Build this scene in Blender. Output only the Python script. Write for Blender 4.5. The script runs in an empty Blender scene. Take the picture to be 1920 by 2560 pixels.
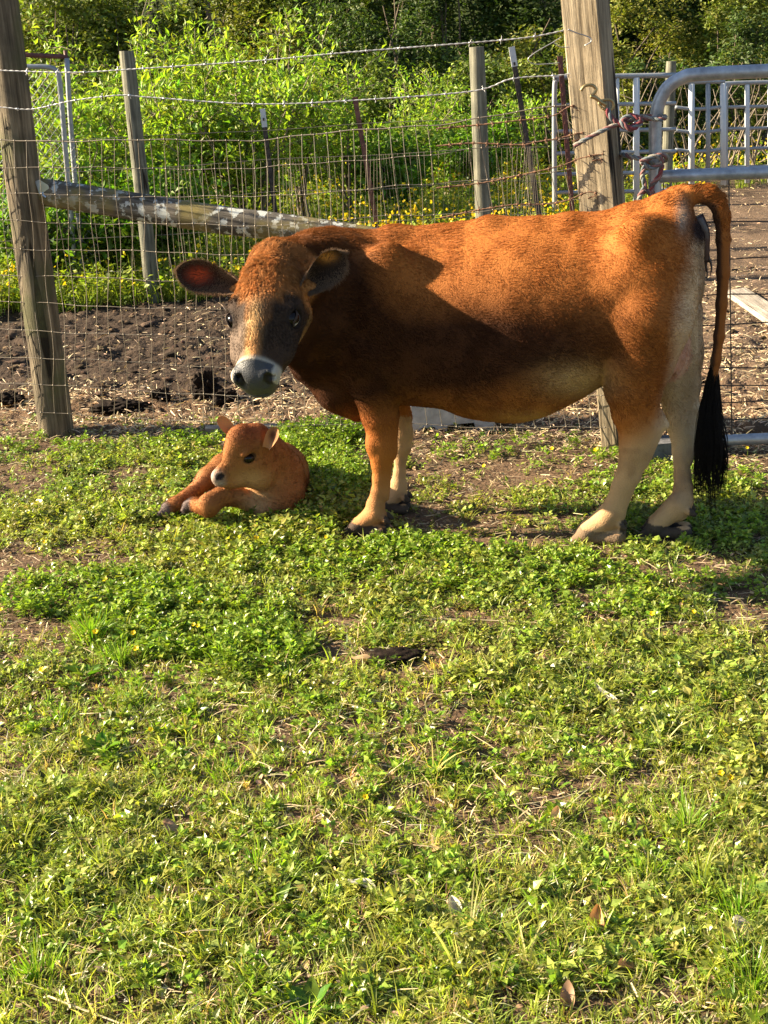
import bpy, math, random
import numpy as np
from mathutils import Vector, Matrix

# ------------------------------------------------------------------ camera, sky, sun
F_PX = 3300.0                       # focal length in pixels of the 1920x2560 frame
PITCH = math.atan(1190.0 / F_PX)
ROLL = math.radians(3.3)
CAM = np.array([0.0, 0.0, 1.5])
_F = np.array([0, math.cos(PITCH), -math.sin(PITCH)])
_U = np.array([0, math.sin(PITCH), math.cos(PITCH)])
_R = np.array([1.0, 0, 0])
cr = math.cos(ROLL) * _R - math.sin(ROLL) * _U
cu = math.sin(ROLL) * _R + math.cos(ROLL) * _U

scene = bpy.context.scene
cam_data = bpy.data.cameras.new("camera")
cam_data.sensor_fit = 'VERTICAL'
cam_data.sensor_height = 24.0
cam_data.lens = F_PX / 2560.0 * 24.0
cam_data.clip_start = 0.05
cam_data.clip_end = 500
cam = bpy.data.objects.new("camera", cam_data)
scene.collection.objects.link(cam)
cam.matrix_world = Matrix(((cr[0], cu[0], -_F[0], CAM[0]), (cr[1], cu[1], -_F[1], CAM[1]),
                           (cr[2], cu[2], -_F[2], CAM[2]), (0, 0, 0, 1)))
scene.camera = cam

SUN_AZ = math.radians(9)           # sun stands to the left, this far behind the animals
SUN_EL = math.radians(26)
sdir = Vector((-math.cos(SUN_AZ) * math.cos(SUN_EL), math.sin(SUN_AZ) * math.cos(SUN_EL), math.sin(SUN_EL)))
world = bpy.data.worlds.new("World")
scene.world = world
world.use_nodes = True
wn = world.node_tree
bg = wn.nodes.get("Background") or wn.nodes.new("ShaderNodeBackground")
skyt = wn.nodes.new("ShaderNodeTexSky")
skyt.sky_type = 'NISHITA'
skyt.sun_disc = False
skyt.sun_elevation = SUN_EL
skyt.sun_rotation = math.atan2(sdir.x, sdir.y)
wn.links.new(skyt.outputs[0], bg.inputs[0])
bg.inputs[1].default_value = 0.05
sun_d = bpy.data.lights.new("sun", 'SUN')
sun_d.energy = 5.0
sun_d.angle = math.radians(0.5)
sun_d.color = (1.0, 0.84, 0.60)
sun = bpy.data.objects.new("sun", sun_d)
scene.collection.objects.link(sun)
sun.rotation_euler = sdir.to_track_quat('Z', 'Y').to_euler()
sun.location = (-6, 3, 6)
scene.view_settings.view_transform = 'Standard'
scene.view_settings.look = 'None'
scene.view_settings.exposure = 2.15
scene.view_settings.gamma = 1.0
scene.cycles.max_bounces = 6
scene.cycles.transparent_max_bounces = 8

# ------------------------------------------------------------------ measuring helpers
def ray(px, py):
    return F_PX * _F + (px - 960.0) * cr + (1280.0 - py) * cu

def at(px, py, Y):
    d = ray(px, py)
    return CAM + d * (Y / d[1])

def gnd(px, py, z=0.0):
    d = ray(px, py)
    return CAM + d * ((z - CAM[2]) / d[2])

def project(P):
    P = np.atleast_2d(P) - CAM
    f = P @ _F
    return np.stack([960 + F_PX * (P @ cr) / f, 1280 - F_PX * (P @ cu) / f, f], 1)

rng = np.random.default_rng(7)
random.seed(7)
col = scene.collection

# ------------------------------------------------------------------ noise
def _hash(ix, iy, iz, seed):
    h = (ix.astype(np.int64) * 374761393 + iy.astype(np.int64) * 668265263 + iz.astype(np.int64) * 2147483647 + seed * 974711) & 0xffffffff
    h = ((h ^ (h >> 13)) * 1274126177) & 0xffffffff
    h = h ^ (h >> 16)
    return (h & 0xffff) / 65535.0

def vnoise(x, y, z=None, seed=0):
    x = np.asarray(x, float); y = np.asarray(y, float)
    z = np.zeros_like(x) if z is None else np.asarray(z, float)
    ix, iy, iz = np.floor(x), np.floor(y), np.floor(z)
    fx, fy, fz = x - ix, y - iy, z - iz
    fx, fy, fz = [t * t * (3 - 2 * t) for t in (fx, fy, fz)]
    ix, iy, iz = ix.astype(np.int64), iy.astype(np.int64), iz.astype(np.int64)
    r = 0
    for dx in (0, 1):
        for dy in (0, 1):
            for dz in (0, 1):
                w = (fx if dx else 1 - fx) * (fy if dy else 1 - fy) * (fz if dz else 1 - fz)
                r = r + w * _hash(ix + dx, iy + dy, iz + dz, seed)
    return r * 2 - 1

def fbm(x, y, z=None, s=1.0, o=4, seed=0):
    r = 0; a = 1.0; t = 0
    for k in range(o):
        zz = None if z is None else np.asarray(z) * s
        r = r + a * vnoise(np.asarray(x) * s, np.asarray(y) * s, zz, seed + k * 17)
        t += a; a *= 0.5; s *= 2.03
    return r / t

def sstep(a, b, x):
    t = np.clip((x - a) / (b - a), 0, 1)
    return t * t * (3 - 2 * t)

# ------------------------------------------------------------------ mesh helpers
def tag(o, label=None, cat=None, group=None, kind=None):
    if label: o['label'] = label
    if cat: o['category'] = cat
    if group: o['group'] = group
    if kind: o['kind'] = kind
    return o

def thing(name, loc, label, cat, group=None):
    o = bpy.data.objects.new(name, None)
    o.empty_display_size = 0.1
    col.objects.link(o)
    o.location = tuple(float(v) for v in loc)
    return tag(o, label, cat, group)

def np_mesh(name, V, F, mat=None, parent=None, color=None, smooth=True, mat_idx=None, mats=None):
    V = np.ascontiguousarray(V, dtype=np.float32)
    me = bpy.data.meshes.new(name)
    if isinstance(F, np.ndarray):
        nf, k = F.shape
        me.vertices.add(len(V)); me.vertices.foreach_set('co', V.ravel())
        me.loops.add(nf * k); me.loops.foreach_set('vertex_index', F.astype(np.int32).ravel())
        me.polygons.add(nf)
        me.polygons.foreach_set('loop_start', np.arange(0, nf * k, k, dtype=np.int32))
        try:
            me.polygons.foreach_set('loop_total', np.full(nf, k, dtype=np.int32))
        except Exception:
            pass
        me.update(calc_edges=True)
    else:
        me.from_pydata([tuple(map(float, v)) for v in V], [], [tuple(int(i) for i in f) for f in F])
    me.polygons.foreach_set('use_smooth', np.full(len(me.polygons), bool(smooth)))
    if color is not None:
        a = me.attributes.new('col', 'FLOAT_COLOR', 'POINT')
        c = np.ones((len(V), 4), np.float32); c[:, :3] = color
        a.data.foreach_set('color', c.ravel())
    for m in (mats or ([mat] if mat else [])):
        me.materials.append(m)
    if mat_idx is not None:
        me.polygons.foreach_set('material_index', np.asarray(mat_idx, np.int32))
    me.update()
    o = bpy.data.objects.new(name, me)
    col.objects.link(o)
    if parent is not None:
        o.parent = parent
        o.matrix_parent_inverse = Matrix.Translation(-Vector(parent.location))
    return o

class MB:
    """collects vertices and faces (world coordinates) for one mesh"""
    def __init__(s): s.v = []; s.f = []; s.c = []
    def add(s, V, F, c=None):
        n = len(s.v)
        s.v.extend([tuple(map(float, p)) for p in V]); s.f.extend([tuple(i + n for i in f) for f in F])
        s.c.extend([c if c is not None else (1, 1, 1)] * len(V))
    def tube(s, pts, r, n=8, cap=True, c=None, sq=None):
        pts = np.asarray(pts, float); m = len(pts)
        r = np.broadcast_to(np.asarray(r, float), (m,))
        T = np.gradient(pts, axis=0); T /= np.linalg.norm(T, axis=1)[:, None] + 1e-9
        a = np.array([0, 0, 1.0]) if abs(T[0][2]) < 0.9 else np.array([0, 1.0, 0])
        N = np.cross(T[0], a); N /= np.linalg.norm(N)
        V = []
        for i in range(m):
            N = N - T[i] * (N @ T[i]); N /= np.linalg.norm(N) + 1e-9
            B = np.cross(T[i], N)
            for k in range(n):
                t = 2 * math.pi * k / n
                V.append(pts[i] + r[i] * (math.cos(t) * N + math.sin(t) * B))
        F = [(i * n + k, i * n + (k + 1) % n, (i + 1) * n + (k + 1) % n, (i + 1) * n + k) for i in range(m - 1) for k in range(n)]
        if cap: F += [tuple(range(n))[::-1], tuple((m - 1) * n + k for k in range(n))]
        s.add(V, F, c)
    def box(s, c0, ax, ay, az, col_=None):
        """centre + three half-axis vectors"""
        c0, ax, ay, az = [np.asarray(t, float) for t in (c0, ax, ay, az)]
        V = [c0 + i * ax + j * ay + k * az for i in (-1, 1) for j in (-1, 1) for k in (-1, 1)]
        s.add(V, [(0, 1, 3, 2), (4, 6, 7, 5), (0, 4, 5, 1), (2, 3, 7, 6), (0, 2, 6, 4), (1, 5, 7, 3)], col_)
    def build(s, name, mat, parent=None, smooth=True):
        return np_mesh(name, np.array(s.v), s.f, mat, parent, np.array(s.c), smooth)

def spline(pts, n=8):
    """Catmull-Rom through points"""
    P = np.asarray(pts, float)
    P = np.vstack([2 * P[0] - P[1], P, 2 * P[-1] - P[-2]])
    out = []
    for i in range(1, len(P) - 2):
        for k in range(n):
            t = k / n
            out.append(0.5 * ((2 * P[i]) + (-P[i-1] + P[i+1]) * t + (2*P[i-1] - 5*P[i] + 4*P[i+1] - P[i+2]) * t**2 + (-P[i-1] + 3*P[i] - 3*P[i+1] + P[i+2]) * t**3))
    out.append(P[-2])
    return np.array(out)

# ------------------------------------------------------------------ materials
def newmat(name):
    m = bpy.data.materials.new(name); m.use_nodes = True
    nt = m.node_tree
    p = nt.nodes.get('Principled BSDF')
    return m, nt, p

def nd(nt, t, **kw):
    n = nt.nodes.new(t)
    for k, v in kw.items():
        if k.startswith('i_'):
            key = k[2:]
            n.inputs[int(key) if key.isdigit() else key].default_value = v
        else: setattr(n, k, v)
    return n

def ramp(nt, src, stops):
    r = nt.nodes.new('ShaderNodeValToRGB')
    e = r.color_ramp.elements
    while len(e) < len(stops): e.new(0.5)
    for i, (p, c) in enumerate(stops):
        e[i].position = p; e[i].color = (*c, 1)
    nt.links.new(src, r.inputs[0])
    return r.outputs[0]

def mat_leaf(name, trans=0.45, rough=0.5, gain=1.0, tint=(1.15, 1.25, 0.40)):
    m, nt, p = newmat(name)
    at_ = nd(nt, 'ShaderNodeAttribute', attribute_name='col')
    nt.links.new(at_.outputs['Color'], p.inputs['Base Color'])
    p.inputs['Roughness'].default_value = rough
    p.inputs['Specular IOR Level'].default_value = 0.35
    tr = nd(nt, 'ShaderNodeBsdfTranslucent')
    mu = nd(nt, 'ShaderNodeMix', data_type='RGBA', blend_type='MULTIPLY')
    mu.inputs[0].default_value = 1.0
    nt.links.new(at_.outputs['Color'], mu.inputs[6])
    mu.inputs[7].default_value = (tint[0] * gain, tint[1] * gain, tint[2] * gain, 1)
    nt.links.new(mu.outputs[2], tr.inputs[0])
    mx = nd(nt, 'ShaderNodeMixShader'); mx.inputs[0].default_value = trans
    nt.links.new(p.outputs[0], mx.inputs[1]); nt.links.new(tr.outputs[0], mx.inputs[2])
    nt.links.new(mx.outputs[0], nt.nodes['Material Output'].inputs[0])
    return m

def mat_attr(name, rough=0.8, spec=0.3, metal=0.0, bump=0.0, bscale=200.0):
    m, nt, p = newmat(name)
    at_ = nd(nt, 'ShaderNodeAttribute', attribute_name='col')
    nt.links.new(at_.outputs['Color'], p.inputs['Base Color'])
    p.inputs['Roughness'].default_value = rough
    p.inputs['Specular IOR Level'].default_value = spec
    p.inputs['Metallic'].default_value = metal
    if bump:
        tc = nd(nt, 'ShaderNodeTexCoord'); no = nd(nt, 'ShaderNodeTexNoise', i_Scale=bscale, i_Detail=5.0)
        nt.links.new(tc.outputs['Object'], no.inputs['Vector'])
        b = nd(nt, 'ShaderNodeBump', i_Strength=bump, i_Distance=0.01)
        nt.links.new(no.outputs[0], b.inputs['Height']); nt.links.new(b.outputs[0], p.inputs['Normal'])
    return m

def mat_wood(name, c1, c2, c3, crack=(0.02, 0.015, 0.01), lichen=None, green=None):
    """weathered round or sawn wood, grain along the vertical of the mesh (or its x for rails)"""
    m, nt, p = newmat(name)
    tc = nd(nt, 'ShaderNodeAttribute', attribute_name='grain')
    mp = nd(nt, 'ShaderNodeMapping'); mp.inputs['Scale'].default_value = (1, 1, 0.045)
    nt.links.new(tc.outputs['Vector'], mp.inputs[0])
    n1 = nd(nt, 'ShaderNodeTexNoise', i_Scale=75.0, i_Detail=8.0, i_Roughness=0.7)
    nt.links.new(mp.outputs[0], n1.inputs['Vector'])
    base = ramp(nt, n1.outputs[0], [(0.36, c1), (0.5, c2), (0.62, c3)])
    n2 = nd(nt, 'ShaderNodeTexNoise', i_Scale=7.0, i_Detail=5.0)
    nt.links.new(tc.outputs['Vector'], n2.inputs['Vector'])
    v = ramp(nt, n2.outputs[0], [(0.3, (0.55, 0.55, 0.55)), (0.7, (1.15, 1.1, 1.05))])
    mu = nd(nt, 'ShaderNodeMix', data_type='RGBA', blend_type='MULTIPLY'); mu.inputs[0].default_value = 1
    nt.links.new(base, mu.inputs[6]); nt.links.new(v, mu.inputs[7])
    mp2 = nd(nt, 'ShaderNodeMapping'); mp2.inputs['Scale'].default_value = (1, 1, 0.07)
    nt.links.new(tc.outputs['Vector'], mp2.inputs[0])
    vo = nd(nt, 'ShaderNodeTexNoise', i_Scale=26.0, i_Detail=2.0)
    nt.links.new(mp2.outputs[0], vo.inputs['Vector'])
    cm = ramp(nt, vo.outputs[0], [(0.33, (1, 1, 1)), (0.37, (0, 0, 0))])
    mc = nd(nt, 'ShaderNodeMix', data_type='RGBA'); nt.links.new(cm, mc.inputs[0])
    nt.links.new(mu.outputs[2], mc.inputs[6]); mc.inputs[7].default_value = (*crack, 1)
    out = mc.outputs[2]
    if lichen:
        n3 = nd(nt, 'ShaderNodeTexNoise', i_Scale=24.0, i_Detail=6.0, i_Roughness=0.65)
        nt.links.new(tc.outputs['Vector'], n3.inputs['Vector'])
        ml = ramp(nt, n3.outputs[0], [(0.53, (0, 0, 0)), (0.57, (1, 1, 1))])
        m3 = nd(nt, 'ShaderNodeMix', data_type='RGBA'); nt.links.new(ml, m3.inputs[0])
        nt.links.new(out, m3.inputs[6]); m3.inputs[7].default_value = (*lichen, 1)
        out = m3.outputs[2]
    if green:
        n4 = nd(nt, 'ShaderNodeTexNoise', i_Scale=5.0, i_Detail=4.0)
        nt.links.new(tc.outputs['Vector'], n4.inputs['Vector'])
        mg = ramp(nt, n4.outputs[0], [(0.5, (0, 0, 0)), (0.62, (0.8, 0.8, 0.8))])
        m4 = nd(nt, 'ShaderNodeMix', data_type='RGBA'); nt.links.new(mg, m4.inputs[0])
        nt.links.new(out, m4.inputs[6]); m4.inputs[7].default_value = (*green, 1)
        out = m4.outputs[2]
    nt.links.new(out, p.inputs['Base Color'])
    p.inputs['Roughness'].default_value = 0.85
    p.inputs['Specular IOR Level'].default_value = 0.2
    ad = nd(nt, 'ShaderNodeMath', operation='SUBTRACT')
    nt.links.new(n1.outputs[0], ad.inputs[0]); nt.links.new(cm, ad.inputs[1])
    b = nd(nt, 'ShaderNodeBump', i_Strength=1.0, i_Distance=0.007)
    nt.links.new(ad.outputs[0], b.inputs['Height']); nt.links.new(b.outputs[0], p.inputs['Normal'])
    return m

def mat_plain(name, c, rough=0.6, metal=0.0, spec=0.4, var=0.25, scale=12.0, bump=0.3):
    m, nt, p = newmat(name)
    tc = nd(nt, 'ShaderNodeTexCoord')
    no = nd(nt, 'ShaderNodeTexNoise', i_Scale=scale, i_Detail=6.0, i_Roughness=0.65)
    nt.links.new(tc.outputs['Object'], no.inputs['Vector'])
    lo = tuple(max(0, t * (1 - var)) for t in c); hi = tuple(min(1, t * (1 + var)) for t in c)
    nt.links.new(ramp(nt, no.outputs[0], [(0.3, lo), (0.7, hi)]), p.inputs['Base Color'])
    p.inputs['Roughness'].default_value = rough
    p.inputs['Metallic'].default_value = metal
    p.inputs['Specular IOR Level'].default_value = spec
    b = nd(nt, 'ShaderNodeBump', i_Strength=bump, i_Distance=0.004)
    nt.links.new(no.outputs[0], b.inputs['Height']); nt.links.new(b.outputs[0], p.inputs['Normal'])
    return m

M_leaf = mat_leaf('leaf_green')
M_weed = mat_leaf('ground_leaf', trans=0.42, rough=0.32)
M_forest = mat_leaf('forest_leaf', trans=0.3, rough=0.6)
M_straw = mat_leaf('dry_straw', trans=0.15, rough=0.6, tint=(1, 0.9, 0.6))
M_petal = mat_leaf('petal', trans=0.35, rough=0.4, tint=(1, 1, 0.6))
M_post = mat_wood('weathered_post', (0.075, 0.060, 0.040), (0.16, 0.13, 0.088), (0.25, 0.21, 0.145), green=(0.085, 0.085, 0.04))
M_post_far = mat_wood('grey_post', (0.10, 0.10, 0.075), (0.17, 0.17, 0.13), (0.26, 0.26, 0.20))
M_bigpost = mat_wood('sawn_post', (0.10, 0.078, 0.048), (0.28, 0.23, 0.155), (0.42, 0.355, 0.25))
M_rail = mat_wood('lichened_rail', (0.055, 0.05, 0.042), (0.11, 0.10, 0.085), (0.18, 0.165, 0.14), lichen=(0.42, 0.44, 0.42), green=(0.2, 0.16, 0.05))
M_plank = mat_wood('grey_plank', (0.25, 0.22, 0.18), (0.36, 0.32, 0.27), (0.5, 0.45, 0.38))
M_galv = mat_plain('galvanised_pipe', (0.34, 0.37, 0.41), rough=0.45, metal=0.6, var=0.4, scale=18, bump=0.1)
M_galv_far = mat_plain('galvanised_panel', (0.27, 0.29, 0.31), rough=0.5, metal=0.4, var=0.15, scale=20, bump=0.1)
M_wire = mat_plain('fence_wire', (0.22, 0.19, 0.15), rough=0.45, metal=0.6, var=0.3, scale=15)
M_barb = mat_plain('barbed_wire', (0.42, 0.42, 0.42), rough=0.4, metal=0.6, var=0.35, scale=12)
M_rust = mat_plain('rusty_wire', (0.16, 0.085, 0.05), rough=0.7, metal=0.3, var=0.5, scale=25)
M_tpost = mat_plain('dark_steel_post', (0.05, 0.04, 0.035), rough=0.6, metal=0.2, var=0.5, scale=30)
M_white = mat_plain('white_paint', (0.50, 0.52, 0.54), rough=0.5, var=0.08)
M_redpipe = mat_plain('rust_red_pipe', (0.12, 0.042, 0.034), rough=0.6, var=0.4, scale=20)
M_yellow = mat_plain('yellow_cap', (0.7, 0.6, 0.06), rough=0.5, var=0.1)
M_conc = mat_plain('old_concrete', (0.36, 0.36, 0.36), rough=0.9, var=0.3, scale=25, bump=0.8)
M_dung = mat_plain('dark_dung', (0.012, 0.0075, 0.005), rough=0.85, spec=0.1, var=0.6, scale=60, bump=1.0)
M_bark = mat_plain('bark', (0.10, 0.075, 0.05), rough=0.9, var=0.6, scale=18, bump=1.0)
M_twig = mat_plain('pale_twig', (0.17, 0.135, 0.095), rough=0.8, var=0.4, scale=30)
# ------------------------------------------------------------------ terrain
FL = gnd(141, 1085)                 # left corner post of the near fence
FR = gnd(1560, 1128)                # tall right post
def fence_y(x):
    return FL[1] + (x - FL[0]) * (FR[1] - FL[1]) / (FR[0] - FL[0])

def H(x, y):
    x = np.asarray(x, float); y = np.asarray(y, float)
    d = y - fence_y(x)
    pad = sstep(-0.25, 0.35, d) * (1 - sstep(2.9, 3.8, d))
    h = 0.012 * fbm(x, y, s=1.6, o=3, seed=3) + 0.006 * fbm(x, y, s=12, o=3, seed=5)
    clod = fbm(x, y, s=9.0, o=5, seed=11)
    h = h + pad * (0.032 * clod + 0.012 * np.abs(fbm(x, y, s=24, o=3, seed=12)) * 2)
    h = h + sstep(21, 60, y) * 14.0
    return h

def terrain():
    ys = np.concatenate([np.arange(0.2, 4.4, 0.03), np.arange(4.4, 9.2, 0.013), np.arange(9.2, 24, 0.25), np.arange(24, 90, 2.0)])
    xu = np.concatenate([-60 + np.arange(0, 56, 4.0), np.arange(-4, -3, 0.1), np.arange(-3, 3.2, 0.015), np.arange(3.2, 4.2, 0.1), np.arange(5, 61, 4.0)])
    X, Y = np.meshgrid(xu, ys)
    Z = H(X, Y)
    V = np.stack([X.ravel(), Y.ravel(), Z.ravel()], 1)
    ny, nx = X.shape
    i = np.arange(ny * nx).reshape(ny, nx)
    F = np.stack([i[:-1, :-1].ravel(), i[:-1, 1:].ravel(), i[1:, 1:].ravel(), i[1:, :-1].ravel()], 1)
    # earth colours: grey brown soil, dark trodden mud, pale dry dust, dark soil left of the grass
    x, y = V[:, 0], V[:, 1]
    d = y - fence_y(x)
    n1 = fbm(x, y, s=1.1, o=4, seed=21); n2 = fbm(x, y, s=14, o=4, seed=22)
    c = np.array([0.105, 0.066, 0.039])[None] * (1 + 0.35 * n1 + 0.5 * n2)[:, None]
    mud = sstep(0.45, 1.1, d + 0.5 * n1) * (1 - sstep(3.4, 4.4, d)) * sstep(0.9, -0.4, x)
    dark = np.array([0.042, 0.028, 0.019])
    c = c * (1 - mud[:, None]) + dark * (1 + 0.6 * n2)[:, None] * mud[:, None]
    far = sstep(9.5, 11, y)
    c = c * (1 - far[:, None]) + np.array([0.035, 0.05, 0.012]) * far[:, None]
    dusty = sstep(1.0, 1.8, x) * sstep(0.5, 1.2, d) * (1 - sstep(12, 15, y))
    c = c * (1 - dusty[:, None]) + np.array([0.115, 0.078, 0.052]) * (1 + 0.35 * n1 + 0.5 * n2)[:, None] * dusty[:, None]
    m = mat_attr('soil', rough=0.95, spec=0.15, bump=0.9, bscale=70)
    o = np_mesh('ground', V, F, m, None, np.clip(c, 0.004, 1), True)
    tag(o, kind='structure')
terrain()

# ------------------------------------------------------------------ wood builders
def round_log(name, p0, p1, r0, r1, mat, parent=None, wob=0.006, seed=0, n=20, seg=0.06, flat=None):
    p0, p1 = np.asarray(p0, float), np.asarray(p1, float)
    L = np.linalg.norm(p1 - p0); T = (p1 - p0) / L
    a = np.array([0, 1.0, 0]) if abs(T[1]) < 0.9 else np.array([1.0, 0, 0])
    N = np.cross(T, a); N /= np.linalg.norm(N); B = np.cross(T, N)
    m = max(3, int(L / seg)); V = []; G = []
    t = np.linspace(0, 1, m)
    th = np.arange(n) * 2 * math.pi / n
    for i in range(m):
        r = r0 + (r1 - r0) * t[i]
        off = np.array([fbm(t[i] * L * 1.2 + seed, 0.3 * seed, s=1, o=2), fbm(t[i] * L * 1.2 + seed + 9, seed, s=1, o=2)]) * wob
        rr = r * (1 + 0.05 * vnoise(np.cos(th) * 2 + seed, np.sin(th) * 2, np.full(n, t[i] * L * 2)) + 0.03 * vnoise(np.cos(th) * 7 + seed, np.sin(th) * 7, np.full(n, t[i] * L * 4)))
        if i in (0, m - 1): rr = rr * 0.94
        for k in range(n):
            q = N * math.cos(th[k]) * rr[k] + B * math.sin(th[k]) * rr[k]
            V.append(p0 + T * L * t[i] + q + N * off[0] + B * off[1])
            G.append((math.cos(th[k]) * r + seed, math.sin(th[k]) * r, L * t[i]))
    F = [(i * n + k, i * n + (k + 1) % n, (i + 1) * n + (k + 1) % n, (i + 1) * n + k) for i in range(m - 1) for k in range(n)]
    # end caps with own vertices
    for e, base in ((0, 0), (1, (m - 1) * n)):
        s = len(V)
        for k in range(n): V.append(V[base + k]); G.append((math.cos(th[k]) * r0 * 2 + 3, math.sin(th[k]) * r0 * 2, 0.3 * math.cos(th[k])))
        F.append(tuple(range(s, s + n)) if e else tuple(range(s, s + n))[::-1])
    o = np_mesh(name, np.array(V), F, mat, parent, None, True)
    g = o.data.attributes.new('grain', 'FLOAT_VECTOR', 'POINT'); g.data.foreach_set('vector', np.array(G, np.float32).ravel())
    return o

def beam(name, p0, p1, ax, ay, mat, parent=None, seed=0, bev=0.006, seg=0.05):
    """sawn timber; ax, ay = half-section vectors"""
    p0, p1, ax, ay = [np.asarray(t, float) for t in (p0, p1, ax, ay)]
    L = np.linalg.norm(p1 - p0); T = (p1 - p0) / L
    la, lb = np.linalg.norm(ax), np.linalg.norm(ay)
    sec = []
    for sx, sy in ((-1, -1), (1, -1), (1, 1), (-1, 1)):
        if sx == sy: q = [(sx * (1), sy * (1 - bev / lb)), (sx * (1 - bev / la), sy)]
        else: q = [(sx * (1 - bev / la), sy), (sx, sy * (1 - bev / lb))]
        if (sx, sy) == (-1, -1): q = [(-1, -1 + bev / lb), (-1 + bev / la, -1)]
        if (sx, sy) == (1, -1): q = [(1 - bev / la, -1), (1, -1 + bev / lb)]
        if (sx, sy) == (1, 1): q = [(1, 1 - bev / lb), (1 - bev / la, 1)]
        if (sx, sy) == (-1, 1): q = [(-1 + bev / la, 1), (-1, 1 - bev / lb)]
        sec += q
    # subdivide faces for slight unevenness
    sec2 = []
    for i in range(len(sec)):
        a, b = sec[i], sec[(i + 1) % len(sec)]
        k = 4 if i % 2 else 1
        for j in range(k): sec2.append((a[0] + (b[0] - a[0]) * j / k, a[1] + (b[1] - a[1]) * j / k))
    n = len(sec2); m = max(2, int(L / seg)); V = []; G = []
    for i in range(m):
        t = i / (m - 1)
        for (u, v) in sec2:
            w = 1 + 0.02 * float(vnoise(u * 3 + seed, v * 3, t * L * 3))
            V.append(p0 + T * L * t + ax * u * w + ay * v * w)
            G.append((u * la + seed, v * lb, t * L))
    F = [(i * n + k, i * n + (k + 1) % n, (i + 1) * n + (k + 1) % n, (i + 1) * n + k) for i in range(m - 1) for k in range(n)]
    F += [tuple(range(n))[::-1], tuple((m - 1) * n + k for k in range(n))]
    o = np_mesh(name, np.array(V), F, mat, parent, None, False)
    g = o.data.attributes.new('grain', 'FLOAT_VECTOR', 'POINT'); g.data.foreach_set('vector', np.array(G, np.float32).ravel())
    return o

# ------------------------------------------------------------------ near fence line
bl = FL.copy(); tl = at(-6, -60, FL[1]); tl = tl + (tl - bl) * 0.06
tag(round_log('fence_post', bl - (tl - bl) / np.linalg.norm(tl - bl) * 0.12, tl, 0.071, 0.066, M_post, seed=3),
    'thick round wooden fence post leaning left at the near corner of the wire fence', 'fence post')

br = FR.copy(); tr = at(1452, -120, FR[1]); T = (tr - br) / np.linalg.norm(tr - br)
rx = np.array([math.cos(0.48), -math.sin(0.48), 0]); rx -= T * (rx @ T); rx /= np.linalg.norm(rx); ry = np.cross(T, rx)
tag(beam('gate_post', br - T * 0.12, tr, rx * 0.064, ry * 0.064, M_bigpost, seed=5),
    'tall square sawn gate post with barbed wire tacked across its sunlit face', 'gate post')
POST_FACE = 0.085

# sloping brace rail, from the left post behind the cow to the foot of the tall post
ra = at(95, 482, FL[1] + 0.02); rb = at(900, 596, fence_y(at(900, 596, 4.6)[0]) + 0.10)
rb2 = ra + (rb - ra) * 1.65
tag(round_log('brace_rail', ra + (ra - rb) * 0.01, rb2, 0.053, 0.050, M_rail, seed=8, wob=0.012),
    'lichen covered grey log sloping down from the leaning post to behind the cow', 'fence rail')
m = MB(); q = at(104, 472, FL[1] - 0.035)
m.add([q + np.array(v) for v in ((-.022, 0, .03), (.0, -.012, .036), (.028, 0, .012), (.03, .004, -.012), (.012, -.008, -.034), (-.012, -.005, -.014), (-.02, .012, .03), (.012, .012, -.034))],
      [(0, 1, 2, 3, 4, 5), (0, 5, 4, 7, 6)])
np_mesh('metal_strap', np.array(m.v), m.f, mat_plain('blue_grey_tin', (0.42, 0.50, 0.58), rough=0.35, metal=0.5), None, None, False)
tag(bpy.data.objects['metal_strap'], 'torn pale blue tin scrap nailed where the sloping log meets the leaning post', 'metal scrap')

# woven wire (2 x 4 inch mesh), x goes along the fence
def woven():
    rows = 11
    Lx = np.array([-260, 0, 180, 330, 640, 820, 1000, 1100])
    mb = MB()
    def row_px(j, px):
        base = np.interp(px, [-260, 0, 180, 640, 1000, 1100, 1500], [349, 349, 352, 350, 317, 310, 250])
        sp = np.interp(px, [0, 180, 1000, 1100, 1500], [67.6, 68.3, 74, 75.5, 82])
        return base + sp * j + 2.2 * math.sin(px * 0.013 + j * 1.7) + 1.3 * math.sin(px * 0.041 + j)
    def W(px, j):
        py = row_px(j, px)
        Y = 5.0
        for _ in range(3):
            Pp = at(px, py, Y); Y = fence_y(Pp[0]) - 0.075 - 0.012 * math.sin(Pp[0] * 5 + j)
        return at(px, py, Y)
    xs = np.arange(-260, 1540, 18)
    grid = {}
    for j in range(rows):
        pts = np.array([W(px, j) for px in xs if (j < 99)])
        mb.tube(pts, 0.0013 if j else 0.0021, n=4, cap=False)
    # stays
    k = 0; px = -250.0
    while px < 1500:
        if not (1100 < px < 1150):
            pts = []
            lean = 38 + 6 * math.sin(k * 0.7)
            for j in range(rows):
                x2 = px + lean * (j / 10.0) + 4.5 * math.sin(j * 1.4 + k * 0.9) * (0.5 if j < 3 else 1) + random.uniform(-1.2, 1.2)
                if px > 900: x2 += (px - 900) * 0.02 * j
                pts.append(W(x2, j))
                r = 0.0036
                p = pts[-1]
                mb.add([p + np.array(v) * r for v in ((1, 0, 0), (-1, 0, 0), (0, 1, 0), (0, -1, 0), (0, 0, 1.6), (0, 0, -1.6))],
                       [(0, 2, 4), (2, 1, 4), (1, 3, 4), (3, 0, 4), (2, 0, 5), (1, 2, 5), (3, 1, 5), (0, 3, 5)])
            mb.tube(spline(pts, 3), 0.0012, n=4, cap=False)
        k += 1
        px += 31.5 + random.uniform(-1.2, 1.2)
    o = mb.build('woven_wire_fence', M_wire)
    tag(o, 'rusty woven wire mesh fence strung between the leaning post and the tall gate post', 'wire fence')
woven()

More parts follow.
